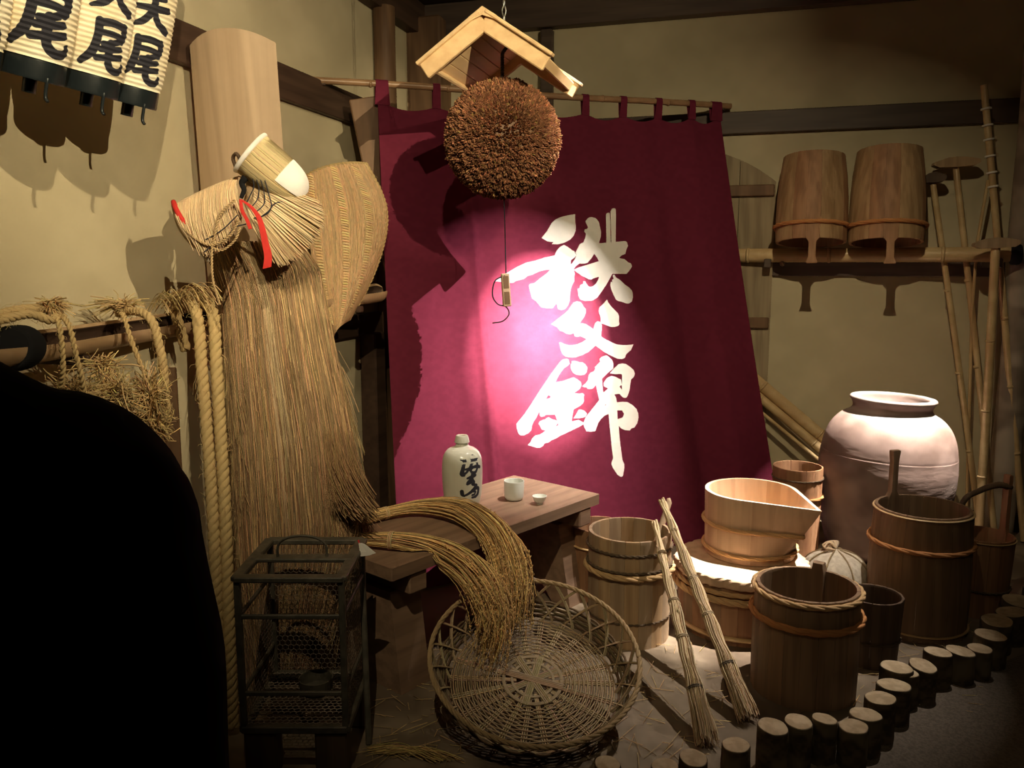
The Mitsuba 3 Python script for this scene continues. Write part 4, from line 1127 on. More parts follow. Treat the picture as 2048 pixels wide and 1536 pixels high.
wf = 0.022
o_ = [([(-0.030, 0.130), (0.005, 0.136), (0.045, 0.132)], wf), ([(0.044, 0.134), (0.046, 0.112), (0.040, 0.094)], wf), ([(-0.026, 0.104), (0.010, 0.106), (0.042, 0.102)], wf * .8),
      ([(-0.030, 0.134), (-0.030, 0.090), (-0.040, 0.045), (-0.068, 0.012)], [wf, wf, wf * 1.1, wf * .8]), ([(0.026, 0.088), (0.008, 0.078), (-0.012, 0.074)], wf * .8), ([(-0.018, 0.058), (0.014, 0.064), (0.040, 0.070)], wf * .8),
      ([(-0.026, 0.032), (0.010, 0.040), (0.046, 0.048)], wf * .85), ([(0.008, 0.080), (0.006, 0.050), (0.010, 0.020), (0.030, 0.006), (0.056, 0.010), (0.058, 0.026)], [wf, wf, wf, wf, wf * .9, wf * .6])]
y_ = [([(-0.014, 0.150), (-0.026, 0.128), (-0.044, 0.112)], [wf * .9, wf, wf * .6]), ([(-0.022, 0.122), (0.010, 0.124), (0.036, 0.128)], wf), ([(-0.050, 0.082), (0.0, 0.088), (0.056, 0.094)], [wf * .8, wf * 1.1, wf]),
      ([(0.006, 0.124), (0.000, 0.080), (-0.026, 0.040), (-0.060, 0.022)], [wf, wf, wf, wf * .5]), ([(0.006, 0.078), (0.024, 0.046), (0.058, 0.026)], [wf * .9, wf, wf * 1.2])]


def glyph(st, dx=0.0, dy=0.0, k=1.0):
    p = brush([([(x * 100, y * 100) for x, y in pts], [q * 100 for q in w] if isinstance(w, list) else w * 100) for pts, w in st])
    return affinity.translate(affinity.scale(p, 0.01 * k, 0.01 * k, origin=(0, 0)), dx, dy)


LGS = [[glyph(o_, 0, 0.016, q), glyph(y_, 0, 0.016 + 0.148 * q, q * 0.95)] for q in (1.05, 1.12, 0.94, 0.90)]
lord = ["fourth and outermost", "third", "second", "first and innermost"]
lname = ["paper lantern mostly cut off by the left edge of the photo", "ribbed white paper lantern at the top left edge showing one whole dark character", "ribbed white paper lantern second from the wooden board in its row", "ribbed white paper lantern nearest the wooden board, at the right end of its row"]
for k, b0 in enumerate(L_BOT):
    t = thing("paper_lantern", lname[k], "lantern", "ribbed paper lanterns hung in a row on the left wall")
    zs = np.linspace(0, LH, NR * 6 + 1)
    put("paper_shade", place(lathe([(lantern_r(x), x) for x in zs], 72), b0, LE1, LE2, LN_AX), "lantern_paper", t, True)
    put("bottom_ring", place(lathe([(LR * 0.80, -0.052), (LR * 0.87, -0.052), (LR * 0.885, -0.047), (LR * 0.885, -0.004), (LR * 0.86, 0.002), (LR * 0.80, 0.002), (LR * 0.80, -0.052)], 64), b0, LE1, LE2, LN_AX), "black_lacquer", t, 35)
    put("top_ring", place(lathe([(LR * 0.80, LH), (LR * 0.97, LH), (LR * 0.97, LH + 0.05), (LR * 0.80, LH + 0.05), (LR * 0.80, LH)], 64), b0, LE1, LE2, LN_AX), "black_lacquer", t, 35)
    put("base_disc", place(lathe([(0, -0.035), (LR * 0.81, -0.035), (LR * 0.81, -0.025), (0, -0.025)], 48), b0, LE1, LE2, LN_AX), "black_lacquer", t, 35)
    put("peg", tube([b0 - LN_AX * 0.03, b0 - LN_AX * 0.088], 0.017, 12), "black_lacquer", t, True)
    put("hook", tube(spline([b0 + LE1 * LR * 0.83 - LE2 * 0.02 - LN_AX * 0.04, b0 + LE1 * LR * 0.84 - LE2 * 0.02 - LN_AX * 0.085, b0 + LE1 * LR * 0.95 - LE2 * 0.02 - LN_AX * 0.098], 10), 0.0045, 6), "black_lacquer", t, True)
    face_l = math.atan2(np.dot(-b0 * V(1, 1, 0), LE2), np.dot(-b0 * V(1, 1, 0), LE1)) + (0.22, 0.22, 0.42, 0.34)[k]

    def on_lantern(a, z, b0=b0, fl=face_l):
        r = lantern_r(z) + 0.0007
        q = fl + np.asarray(a) / LR
        return b0 + (r * np.cos(q))[..., None] * LE1 + (r * np.sin(q))[..., None] * LE2 + np.asarray(z)[..., None] * LN_AX

    for gl in LGS[k]:
        put("character", lettering(gl, 0.014, LH / NR / 4, on_lantern), "ink", t, True, label="dark brushed character")
    hz = b0 + LN_AX * (LH + 0.05)
    put("hanger", tube([hz - LN_AX * 0.02, V(hz[0], hz[1], HC)], 0.004, 6), "black_iron", t, True)
    put("top_disc", place(lathe([(0, LH + 0.02), (LR * 0.81, LH + 0.02), (LR * 0.81, LH + 0.03), (0, LH + 0.03)], 40), b0, LE1, LE2, LN_AX), "black_lacquer", t, 35)

t = thing("wooden_spatula", "pale pointed wooden blade standing between the big jar and the stirring paddles", "spatula")
p0, p1 = onz(1893, 1062, 0.0), at(1903, 917, 4.40)
d = unit(p1 - p0)
sx = unit(np.cross(d, V(0, 1, 0)))
L = float(np.linalg.norm(p1 - p0))
rings = [[p0 + d * (s * L) + sx * (w * math.cos(a)) + np.cross(sx, d) * (0.011 * (w / 0.036) ** 0.5 * math.sin(a)) for a in np.linspace(0, 2 * np.pi, 17)[:-1]] for s, w in ((0, 0.016), (0.45, 0.017), (0.6, 0.034), (0.75, 0.040), (0.88, 0.030), (0.96, 0.016), (1, 0.004))]
put("blade", loft(rings), "stave_new", t, 40)

# ------------------------------------------------------------------ boards leaning on the left wall
t = thing("curved_board", "big pale curved board with a rounded top leaning behind the straw cape", "board")
c0, c1 = onz(552, 1235), at(466, 64, 3.22)
ez = unit(c1 - c0)
ex = unit(V(0.96, -0.10, 0) - ez * np.dot(V(0.96, -0.10, 0), ez))
ey = np.cross(ez, ex)
LB = np.linalg.norm(c1 - c0)
xs = np.linspace(-1, 1, 17)
grid = []
for x in xs:
    top = LB - 0.045 * abs(x) ** 2.2
    zc = np.concatenate([np.linspace(0, top - 0.04, 14), [top - 0.012, top]])
    w = 0.168 * (1 - 0.06 * (zc / LB) ** 2)
    grid.append(np.stack([c0 + ex * (x * wi) - ey * (0.055 * (1 - x * x)) + ez * q for q, wi in zip(zc, w)]))
put("plank", sheet(np.array(grid), 0.03), "board_wood", t, 40)
t = thing("narrow_board", "narrow brown board leaning askew between the left wall and the curtain edge", "board")
p0, p1 = at(727, 196, 4.36), onz(905, 1062)
put("plank", beam(p0, p1 + UP * 0.01, 0.15, 0.025, V(0.25, -1, 0.1), 0.005), "brown_post", t)

# ------------------------------------------------------------------ the trough-shaped pole along the left wall
PP = [at(-150, 712, 1.70), at(-60, 704, 1.95), at(88, 690, 2.32), at(236, 666, 2.76), at(385, 642, 3.2), at(520, 617, 3.52), at(650, 599, 3.78), at(740, 587, 4.0), at(768, 582, 4.07)]
PC = spline(PP, 50)
tt, _, _ = frames(PC)
t = thing("wooden_trough", "long hollowed wooden pole running along the left wall with straw ropes hung over it", "pole")
rings, hol = [], []
for i, (p, d) in enumerate(zip(PC, tt)):
    h = unit(np.cross(d, UP))
    u2 = np.cross(h, d)
    k = 1.0 if i < 46 else (1.0, 0.93, 0.8, 0.55)[i - 46]
    ro, ri = 0.047 * k, 0.036 * k
    ao = np.radians(np.linspace(118, 365, 18))
    hol.append((p, h, u2, k))
    rings.append(np.vstack([[p + ro * (math.cos(a) * h + math.sin(a) * u2) for a in ao], [p + ri * (math.cos(a) * h + math.sin(a) * u2) for a in ao[::-1]]]))
put("shell", loft(rings), "pole_wood", t, 40)
put("hollow", loft([np.vstack([[p + 0.0365 * k * (math.cos(a) * h + math.sin(a) * u2) for a in np.radians(np.linspace(122, 362, 16))], [p + 0.034 * k * (math.cos(a) * h + math.sin(a) * u2) for a in np.radians(np.linspace(362, 122, 16))]]) for p, h, u2, k in hol]), "dark_timber", t, 40, label="dark lining inside the hollow of the pole")  # inner face lined in a darker tone than the shell
for y in (2.5, 3.9):
    i = int(np.argmin(np.abs(PC[:, 1] - y)))
    p = PC[i] - UP * 0.062
    dd = np.dot(p - CORNER, WV)
    trim(beam(p + WV * 0.05, p - WV * (dd + 0.01), 0.035, 0.03))
w = thing("felt_wrap", "thick black band wound around the left end of the hollowed pole", "band")
i = int(np.argmin(np.abs(PC[:, 1] - 2.20)))
bandr = []
for q, r in ((-0.042, 0.0505), (-0.040, 0.056), (-0.028, 0.0605), (-0.010, 0.059), (0.008, 0.0615), (0.028, 0.060), (0.040, 0.056), (0.042, 0.0505)):
    h = unit(np.cross(tt[i], UP))
    u2 = np.cross(h, tt[i])
    a = np.linspace(0, 2 * np.pi, 33)[:-1]
    bandr.append(PC[i] + tt[i] * q + h * 0 + r * (np.cos(a)[:, None] * h + np.sin(a)[:, None] * u2) + tt[i] * (0.012 * np.sin(a + 0.8))[:, None])
put("band", loft(bandr), "black_felt", w, True)

# ------------------------------------------------------------------ ropes over the pole
STRAW = (0.53, 0.39, 0.19)
t = thing("straw_rope", "doubled thick laid straw rope hanging from the pole beside the straw cape", "rope")
Pl = [onz(438, 1500, 0.03), at(436, 1300, 2.46), at(432, 1150, 2.54), at(424, 1000, 2.62), at(413, 850, 2.68), at(404, 740, 2.72), at(398, 660, 2.76), at(388, 612, 2.80), at(362, 596, 2.95), at(345, 604, 3.02), at(352, 630, 3.05), at(372, 700, 3.04)]
Pr = [at(415, 608, 2.80), at(428, 640, 2.76), at(432, 720, 2.72), at(440, 850, 2.68), at(449, 1000, 2.62), at(455, 1150, 2.55), at(459, 1300, 2.47), onz(466, 1455, 0.03)]
put("strand", rope(spline(Pl, 90), 0.0205, 0.085, 3, 7, 1.05, fuzz=260, col=STRAW), "bare_fibre", t, True)
put("strand", rope(spline([at(352, 612, 3.03), at(385, 590, 2.86)] + Pr, 90), 0.0205, 0.085, 3, 7, 1.05, fuzz=260, col=STRAW), "bare_fibre", t, True)
m = M()
k = 70
s = np.linspace(0, 1, 7)
a = RNG.uniform(0, 1, k)
st0 = at(300, 618, 2.93) + (at(395, 600, 2.78) - at(300, 618, 2.93)) * a[:, None]
P = st0[:, None] + s[None, :, None] * (V(0.10, -0.06, 0.0) + RNG.normal(0, 0.012, (k, 3)))[:, None] + (np.sin(s * np.pi) * 0.045)[None, :, None] * UP + RNG.normal(0, 0.01, (k, 1, 3))
add_strands(m, P, 0.0016, tint(k, STRAW, 0.15))
put("fringe", m, "bare_fibre", t, True, kind="stuff")
t = thing("straw_rope", "straw rope loop with a frayed knot over the middle of the pole", "rope")
put("strand", rope(spline([at(238, 628, 2.74), at(262, 622, 2.66), at(290, 628, 2.60), at(308, 650, 2.58), at(318, 690, 2.57), at(326, 730, 2.57), at(331, 790, 2.58), at(334, 840, 2.60)], 50), 0.0145, 0.06, 3, 6, 1.05, fuzz=160, col=STRAW), "bare_fibre", t, True)
put("strand", rope(spline([at(232, 622, 2.74), at(248, 632, 2.63), at(256, 660, 2.60), at(272, 705, 2.59), at(292, 752, 2.60), at(310, 770, 2.61)], 40), 0.0085, 0.04, 2, 6, fuzz=60, col=STRAW), "bare_fibre", t, True)
m = M()
k = 160
c = at(248, 616, 2.68)
e = c + RNG.normal(0, 1, (k, 3)) * V(0.05, 0.03, 0.018) + V(-0.02, 0, 0.004)
P = np.stack([c + RNG.normal(0, 0.012, (k, 3)), c + (e - c) * 0.6 + UP * 0.01, e], 1)
add_strands(m, P, 0.0016, tint(k, STRAW, 0.15))
put("frayed_knot", m, "bare_fibre", t, True, kind="stuff")
t = thing("straw_rope", "straw rope with a tassel over the pole beside the black band", "rope")
put("strand", rope(spline([at(-60, 640, 2.05), at(0, 628, 2.14), at(50, 618, 2.22), at(100, 618, 2.30), at(118, 628, 2.28), at(100, 640, 2.24), at(60, 628, 2.2), at(0, 640, 2.12), at(-60, 650, 2.05)], 60), 0.013, 0.05, 3, 6, 1.05, fuzz=220, col=STRAW), "bare_fibre", t, True)
put("strand", rope(spline([at(112, 624, 2.30), at(118, 648, 2.235), at(124, 690, 2.22), at(126, 740, 2.23), at(122, 776, 2.26)], 36), 0.0082, 0.035, 2, 6, fuzz=50, col=STRAW), "bare_fibre", t, True)
put("strand", rope(spline([at(116, 624, 2.30), at(138, 650, 2.235), at(150, 700, 2.22), at(162, 750, 2.23), at(172, 800, 2.27)], 36), 0.0082, 0.035, 2, 6, fuzz=50, col=STRAW), "bare_fibre", t, True)
m = M()
k = 200
c = at(100, 616, 2.28)
e = c + RNG.normal(0, 1, (k, 3)) * V(0.024, 0.02, 0.014) + V(0.012, 0, 0.004)
P = np.stack([c + RNG.normal(0, 0.012, (k, 3)), c + (e - c) * 0.6 + UP * 0.008, e], 1)
add_strands(m, P, 0.0016, tint(k, np.asarray(STRAW) * 1.08, 0.15))
put("tassel", m, "bare_fibre", t, True, kind="stuff")
# woven straw bundle hanging from those ropes, mostly behind the visitor
t = thing("straw_bundle", "loose tangle of straw netting hanging under the pole behind the dark-coated visitor", "straw")
m = M()
for (px, py, y, rx, rz, k) in ((150, 790, 2.30, 0.06, 0.045, 130), (225, 785, 2.42, 0.055, 0.045, 150), (300, 790, 2.52, 0.04, 0.06, 170), (310, 850, 2.52, 0.035, 0.06, 170), (205, 735, 2.48, 0.04, 0.03, 80), (240, 850, 2.46, 0.055, 0.06, 120)):
    c = at(px, py, y)
    a0, b0 = RNG.uniform(0, 6.28, k), RNG.normal(0, 0.5, k)
    s = np.linspace(-1, 1, 9)
    d = np.stack([np.cos(a0) * rx, RNG.normal(0, 0.03, k), np.sin(a0) * rz], 1)
    e = np.stack([-np.sin(a0) * rx * 0.6, RNG.normal(0, 0.02, k), np.cos(a0) * rz * 0.6], 1)
    P = c + np.clip(RNG.normal(0, 0.4, (k, 1, 3)), -0.9, 0.9) * V(rx, 0.03, rz) + s[None, :, None] * d[:, None] + ((s ** 2)[None, :] * b0[:, None])[..., None] * e[:, None]
    add_strands(m, P, 0.0017, tint(k, STRAW, 0.3))
put("netting", m, "bare_fibre", t, True, kind="stuff")
put("string", tube(spline([at(208, 737, 2.55), at(240, 730, 2.54), at(275, 731, 2.55), at(300, 745, 2.57)], 16), 0.003, 5), "bamboo", t, True)
t = thing("wooden_stick", "thin upright brown stick standing by the left wall under the hollowed pole", "stick")
put("strip", beam(at(338, 735, 3.02), onz(372, 1330), 0.05, 0.02, V(0.2, -1, 0)), "brown_post", t)

# ------------------------------------------------------------------ straw rain cape and hat
cape = thing("straw_cape", "long shaggy straw rain cape hanging to the floor with a red ribbon at its collar", "straw cape")
rows = np.array([(482, 408, 600, 2.96), (540, 426, 640, 2.95), (600, 446, 650, 2.94), (700, 452, 668, 2.91), (800, 460, 690, 2.89), (900, 468, 708, 2.87), (1000, 476, 714, 2.85), (1060, 480, 724, 2.84), (1150, 487, 705, 2.82), (1250, 493, 676, 2.80), (1378, 500, 645, 2.775)], float)


def cape_pt(s, v, d):
    """s across, v down in 0..1, d out of the surface."""
    q = v * (len(rows) - 1)
    py, xl, xr, y = (np.interp(q, np.arange(len(rows)), rows[:, i]) for i in range(4))
    b = np.sqrt(np.clip(1 - (2 * s - 1) ** 2, 0, 1))
    px = xl + (xr - xl) * s
    yy = y + 0.06 - 0.15 * b - d
    a, bb = (px - 1024) / FOCAL, (py - 768) / FOCAL
    k = yy / (cp - bb * sp)
    return np.stack([a * k, yy, EYE + (-sp - bb * cp) * k], -1)


core = []
for v in np.linspace(0.02, 0.985, 14):
    s = np.linspace(0.03, 0.97, 15)
    f = cape_pt(s, np.full(15, v), np.full(15, -0.02))
    bk = f[::-1].copy()
    bk[:, 1] = f[:, 1].max() + 0.03
    core.append(np.vstack([f, bk]))
put("lining", M().add(loft(core), (0.43, 0.295, 0.165)), "bare_fibre", cape, True)
rg_ = np.random.default_rng(33)
n, k = 9000, 9
v0 = np.clip(rg_.beta(0.8, 1.6, n) * 0.85, 0, 0.85)
v0[:2500] = rg_.uniform(0, 0.05, 2500)
v1 = np.minimum(v0 + rg_.uniform(0.25, 0.7, n), rg_.uniform(0.93, 1.0, n))
s0 = rg_.uniform(0.0, 1.0, n)
s1 = np.clip(s0 + rg_.normal(0, 0.035, n), -0.01, 1.01)
vv_ = v0[:, None] + (v1 - v0)[:, None] * np.linspace(0, 1, k)
ss_ = np.clip(s0[:, None] + (s1 - s0)[:, None] * np.linspace(0, 1, k) + rg_.normal(0, 0.008, (n, 1)) * np.sin(np.linspace(0, 1, k) * 5 + rg_.uniform(0, 6, (n, 1))), -0.02, 1.02)
dd_ = rg_.uniform(-0.015, 0.02, (n, 1)) + 0.012 * np.linspace(0, 1, k) * rg_.uniform(0, 1, (n, 1))
P = cape_pt(ss_, vv_, dd_)
P[..., 2] = np.maximum(P[..., 2], 0.004)
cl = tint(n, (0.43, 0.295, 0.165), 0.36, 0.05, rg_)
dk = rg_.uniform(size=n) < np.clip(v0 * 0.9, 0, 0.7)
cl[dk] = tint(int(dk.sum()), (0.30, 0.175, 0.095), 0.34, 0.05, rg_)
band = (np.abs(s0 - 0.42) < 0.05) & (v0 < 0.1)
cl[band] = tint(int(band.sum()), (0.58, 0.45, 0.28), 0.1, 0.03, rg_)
m = M()
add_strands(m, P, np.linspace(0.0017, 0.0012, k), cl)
n2 = 700
v0 = rg_.uniform(0.3, 0.9, n2)
P = cape_pt(np.where(rg_.uniform(size=n2) < 0.5, 0.0, 1.0)[:, None] + rg_.normal(0, 0.06, (n2, 1)) * np.linspace(0.4, 1, 5), v0[:, None] + rg_.uniform(0.04, 0.12, (n2, 1)) * np.linspace(0, 1, 5), rg_.normal(0.02, 0.02, (n2, 1)) * np.linspace(0, 1, 5))
P[..., 2] = np.maximum(P[..., 2], 0.004)
add_strands(m, P, 0.001, tint(n2, (0.45, 0.32, 0.17), 0.2))
n3 = 500
c = at(690, 1050, 2.66)
P = cape_pt(rg_.uniform(0.75, 1.0, (n3, 1)) * np.ones((1, 6)), np.linspace(0.5, 0.62, 6)[None] + rg_.normal(0, 0.02, (n3, 1)), 0.03 + np.linspace(0, 0.02, 6)[None] + rg_.normal(0, 0.01, (n3, 1)))
P += (np.linspace(0, 1, 6) ** 2)[None, :, None] * rg_.uniform(0.0, 0.09, (n3, 1, 1)) * V(1, -0.2, -0.1)
add_strands(m, P, 0.0013, tint(n3, (0.36, 0.23, 0.12), 0.2))
put("straw_layer", m, "bare_fibre", cape, True, kind="stuff")


def fan(name, A, B, C, n, col, seed, bulge=0.03, r=0.0017, spread=0.0):
    """Straw laid from the curve A to the curve B, bulging by C."""
    g = np.random.default_rng(seed)
    s = g.uniform(0, 1, n)
    A, B = spline(A, 60), spline(B, 60)
    i = (s * 59).astype(int)
    k = 8
    u = np.linspace(0, 1, k)
    j = g.normal(0, 0.004, (n, 3))
    E = A[i] + (B[i] - A[i]) * g.uniform(0.9, 1.03, (n, 1))
    P = A[i][:, None] * (1 - u)[None, :, None] + E[:, None] * u[None, :, None] + np.sin(np.pi * u * 0.8)[None, :, None] * np.asarray(C) * bulge * g.uniform(0.75, 1.1, (n, 1, 1)) + j[:, None] * u[None, :, None]
    m = M()
    add_strands(m, P, r, tint(n, col, 0.13, 0.03, g))
    u2 = np.linspace(0, 1, 12)
    G = A[::3][:, None] * (1 - u2)[None, :, None] + (A[::3] + (B[::3] - A[::3]) * 0.93)[:, None] * u2[None, :, None] + np.sin(np.pi * u2 * 0.8)[None, :, None] * np.asarray(C) * (bulge * 0.65)
    m.add(sheet(G, 0.003), np.asarray(col) * 0.8)
    return put(name, m, "bare_fibre", cape, True, kind="stuff")


YC = 2.72
PALE = (0.74, 0.575, 0.365)
fan("shoulder_panel", [at(476, 352, YC), at(490, 362, YC - .01), at(492, 385, YC - .01), at(488, 405, YC), at(500, 425, YC)], [at(640, 408, YC + .04), at(645, 450, YC + .03), at(616, 497, YC + .02), at(566, 528, YC + .02), at(530, 490, YC + .03)], V(0.1, -1, 0.1), 1500, PALE, 1, 0.05)
fan("shoulder_panel", [at(350, 408, YC - .02), at(395, 385, YC), at(440, 365, YC), at(478, 352, YC)], [at(390, 484, YC - .03), at(424, 512, YC - .03), at(462, 482, YC - .02), at(492, 430, YC)], V(-0.1, -1, 0.2), 1300, (0.70, 0.54, 0.335), 2, 0.05)
put("red_edging", tube(spline([at(347, 404, YC - .02), at(351, 416, YC - .06), at(362, 436, YC - .07), at(372, 449, YC - .07)], 14), 0.0085, 8), "red_cloth", cape, True)
put("edge_fold", tube(spline([at(349, 410, YC - .03), at(360, 450, YC - .05), at(384, 484, YC - .04), at(412, 502, YC - .03)], 20), 0.011, 8), "bamboo", cape, True)
put("white_tuft", tube(spline([at(398, 490, YC - .02), at(408, 502, YC - .04), at(417, 522, YC - .02)], 8), [0.008, 0.011, 0.013, 0.014, 0.014, 0.013, 0.011, 0.008], 8), "hemp_sack", cape, True)
for j in range(4):
    P = [(503 + 9 * j, 352 + 3 * j), (508 + 10 * j, 372 + 6 * j), (500 + 14 * j, 392 + 8 * j), (494 + 8 * j, 404 + 11 * j)]
    put("stitching", tube(spline([at(x, y, YC - 0.058 - 0.004 * j) for x, y in P], 18), 0.0017, 5), "ink", cape, True)
put("stitching", tube(spline([at(585, 403, YC - .03), at(560, 404, YC - .045), at(546, 410, YC - .05), at(536, 426, YC - .055), at(520, 434, YC - .05), at(508, 436, YC - .04)], 20), 0.0018, 5), "ink", cape, True)
for P in ([(475, 430), (450, 455), (432, 468), (410, 480)], [(492, 448), (470, 455), (450, 478), (424, 492), (408, 504)]):
    put("stitching", tube(spline([at(x, y, YC - 0.075) for x, y in P], 18), 0.0018, 5), "ink", cape, True)
for P in ([(365, 455), (395, 480), (425, 490), (460, 470), (478, 440)], [(470, 400), (440, 430), (430, 470), (424, 500), (426, 560), (440, 610)], [(424, 495), (445, 500), (470, 480), (480, 455)]):
    put("tie_cord", rope(spline([at(x, y, YC - 0.08 + (0.0 if y < 520 else -0.02)) for x, y in P], 26), 0.0045, 0.02, 2, 5, col=(0.45, 0.32, 0.17)), "bare_fibre", cape, True)
put("collar_knot", tube(spline([at(486, 342, YC - .02), at(492, 352, YC - .04), at(484, 366, YC - .04), at(488, 380, YC - .045), at(482, 396, YC - .05)], 20), np.linspace(0.014, 0.006, 20), 8), "black_felt", cape, True, label="black knot at the collar")
for P, w0, w1 in (([(481, 399), (484, 420), (494, 440), (501, 458)], 0.008, 0.009), ([(481, 399), (500, 412), (516, 432), (524, 455), (531, 488), (536, 512), (534, 536)], 0.006, 0.022)):
    C_ = spline([at(x, y, YC - 0.095) for x, y in P], 26)
    ws = np.linspace(w0, w1, 26)
    put("red_ribbon", sheet(np.stack([C_ - V(1, 0, 0.25) * ws[:, None] / 1.6, C_ + V(1, 0, 0.25) * ws[:, None] / 1.6], 1), 0.002), "red_cloth", cape, True, label="red cloth ribbon")

hat = thing("sedge_hat", "pale conical sedge hat with white cloth rim and patch resting on the straw cape", "hat")
HA, HB_ = at(503, 308, 2.70), at(609, 396, 2.74)
ez = unit(HB_ - HA)
ex = unit(V(0, 1, 0) - ez * ez[1])
ey = np.cross(ez, ex)
HL = float(np.linalg.norm(HB_ - HA))
hr = lambda s: 0.072 * (1 - 0.03 * s) * np.sqrt(np.clip(1 - (np.clip(s, 0, 1)) ** 5, 0, 1))
ss = np.concatenate([np.linspace(0, 0.85, 22), np.linspace(0.87, 1.0, 12)])
pro = [(max(hr(s), 1e-4), s * HL) for s in ss] + [(max(hr(s) - 0.004, 5e-5), s * HL - 0.003) for s in ss[::-1]]
put("crown", place(lathe(pro, 48), HA, ex, ey, ez), "bamboo", hat, 40)
m = M()
n = 420
ph = RNG.uniform(0, 6.28, n)
s = np.linspace(0.0, 0.97, 10)
P = HA + (s * HL)[None, :, None] * ez + ((hr(s) + 0.0015)[None] * np.cos(ph)[:, None])[..., None] * ex + ((hr(s) + 0.0015)[None] * np.sin(ph)[:, None])[..., None] * ey
add_strands(m, P, np.linspace(0.0016, 0.0008, 10), tint(n, (0.68, 0.56, 0.32), 0.08, 0.03))
put("sedge", m, "bare_fibre", hat, True, kind="stuff")
put("rim", tube([HA - ez * 0.004 + 0.0725 * (math.cos(a) * ex + math.sin(a) * ey) for a in np.linspace(0, 2 * np.pi, 49)[:-1]], 0.008, 8, True), "white_cloth", hat, True, label="white cloth binding of the rim")
c_dir = math.atan2(np.dot(V(0.25, -0.75, 0.45), ey), np.dot(V(0.25, -0.75, 0.45), ex))
G = np.array([[HA + ez * (q * HL) + (hr(q) + 0.004) * (math.cos(a) * ex + math.sin(a) * ey) for q in np.linspace(0.52, 0.985, 14)] for a in np.linspace(c_dir - 0.85, c_dir + 0.75, 14)])
put("patch", sheet(G, 0.0015), "white_cloth", hat, True, label="white cloth patch")
put("loose_end", tube(spline([HA + ex * 0.02 - ey * 0.05, at(474, 308, 2.72), at(466, 316, 2.74), at(472, 336, 2.74)], 12), 0.006, 6), "stave_dark", hat, True)

# ------------------------------------------------------------------ winnowing basket behind the cape
wb = thing("winnowing_basket", "large tan woven winnowing basket with pale bound ribs behind the straw cape", "basket")
Lp = [at(612, 352, 3.82), at(614, 420, 3.80), at(622, 500, 3.78), at(634, 580, 3.78), at(650, 640, 3.80), at(668, 672, 3.84)]
Rp = [at(733, 328, 3.98), at(765, 390, 3.98), at(774, 440, 3.97), at(764, 500, 3.95), at(738, 570, 3.92), at(700, 640, 3.88)]
Ls, Rs = spline(Lp, 40), spline(Rp, 40)
u = np.linspace(0, 1, 26)


def wpt(s, v, d=0.0):
    i = np.asarray(v) * 39
    i0 = np.minimum(i.astype(int), 38)
    f = (i - i0)[..., None]
    A = Ls[i0] * (1 - f) + Ls[i0 + 1] * f
    B = Rs[i0] * (1 - f) + Rs[i0 + 1] * f
    S = np.asarray(s)[..., None]
    b = np.sin(np.pi * np.clip(np.asarray(s), 0, 1)) ** 0.8
    return A * (1 - S) + B * S + V(0.1, -1, 0.15) * (0.085 * b + d)[..., None]


U2, V2 = np.meshgrid(u, np.linspace(0, 1, 40), indexing="ij")
put("shell", M().add(sheet(wpt(U2, V2), 0.006), (0.62, 0.43, 0.23)), "bare_fibre", wb, True)
m = M()
n = 2600
s0, v0 = RNG.uniform(0, 1, n), RNG.uniform(-0.1, 0.9, n)
k = 7
lv = RNG.uniform(0.1, 0.3, n)
q = np.linspace(0, 1, k)
vv_ = np.clip(v0[:, None] + lv[:, None] * q, 0, 1)
P = wpt(np.clip(s0[:, None] + RNG.normal(0, 0.01, (n, 1)) * q, 0, 1), vv_, 0.003 + 0.002 * np.sin(vv_ * 130 + (s0[:, None] * 40).astype(int) * np.pi))
add_strands(m, P, 0.0021, tint(n, (0.72, 0.51, 0.285), 0.14, 0.04))
put("splints", m, "bare_fibre", wb, True, kind="stuff")
for sa in (0.10, 0.47, 0.78):
    m = M()
    for v in np.linspace(0.02, 0.9, 60):
        sx = sa + 0.10 * (v - 0.3) * (0.5 - sa) + 0.0
        P = np.stack([wpt(np.array(sx + d), np.array(np.clip(v + d * 0.25, 0, 1)), np.array(0.005 + h)) for d, h in ((-0.045, 0.0), (-0.02, 0.004), (0.02, 0.004), (0.045, 0.0))])
        m.add(tube(P, 0.0034, 4), tint(1, (0.84, 0.67, 0.36), 0.10))
    put("bound_rib", m, "bare_fibre", wb, True, kind="stuff")
put("rim", rope(np.vstack([spline([wpt(np.array(s), np.array(0.0)) for s in np.linspace(0, 1, 8)], 20), spline(list(Rs[::6]), 30)]), 0.008, 0.04, 2, 6, fuzz=140, col=(0.5, 0.37, 0.17)), "bare_fibre", wb, True)

# ------------------------------------------------------------------ wire cage on blocks
cage = thing("wire_cage", "dark wood-framed cage of hexagonal wire mesh with a bail handle, standing on blocks", "cage")
X0, X1, Y0, Y1, Z0, Z1 = -0.785, -0.487, 2.25, 2.575, 0.155, 0.615
fr = lambda a, b, w=0.02, h=0.02, side=UP: beam(a, b, w, h, side, 0.003, 0.012)
for (a, b) in (((X0, Y0), (X1, Y0)), ((X0, Y1), (X1, Y1)), ((X0, Y0), (X0, Y1)), ((X1, Y0), (X1, Y1))):
    put("top_rail", fr(V(*a, Z1), V(*b, Z1), 0.034, 0.016), "black_iron", cage)
    put("bottom_rail", fr(V(*a, Z0), V(*b, Z0), 0.026, 0.022), "black_iron", cage)
for z in (0.50, 0.265):
    for (a, b) in (((X0, Y0), (X1, Y0)), ((X1, Y0), (X1, Y1)), ((X0, Y0), (X0, Y1))):
        put("middle_rail", fr(V(*a, z), V(*b, z), 0.010, 0.014), "black_iron", cage)
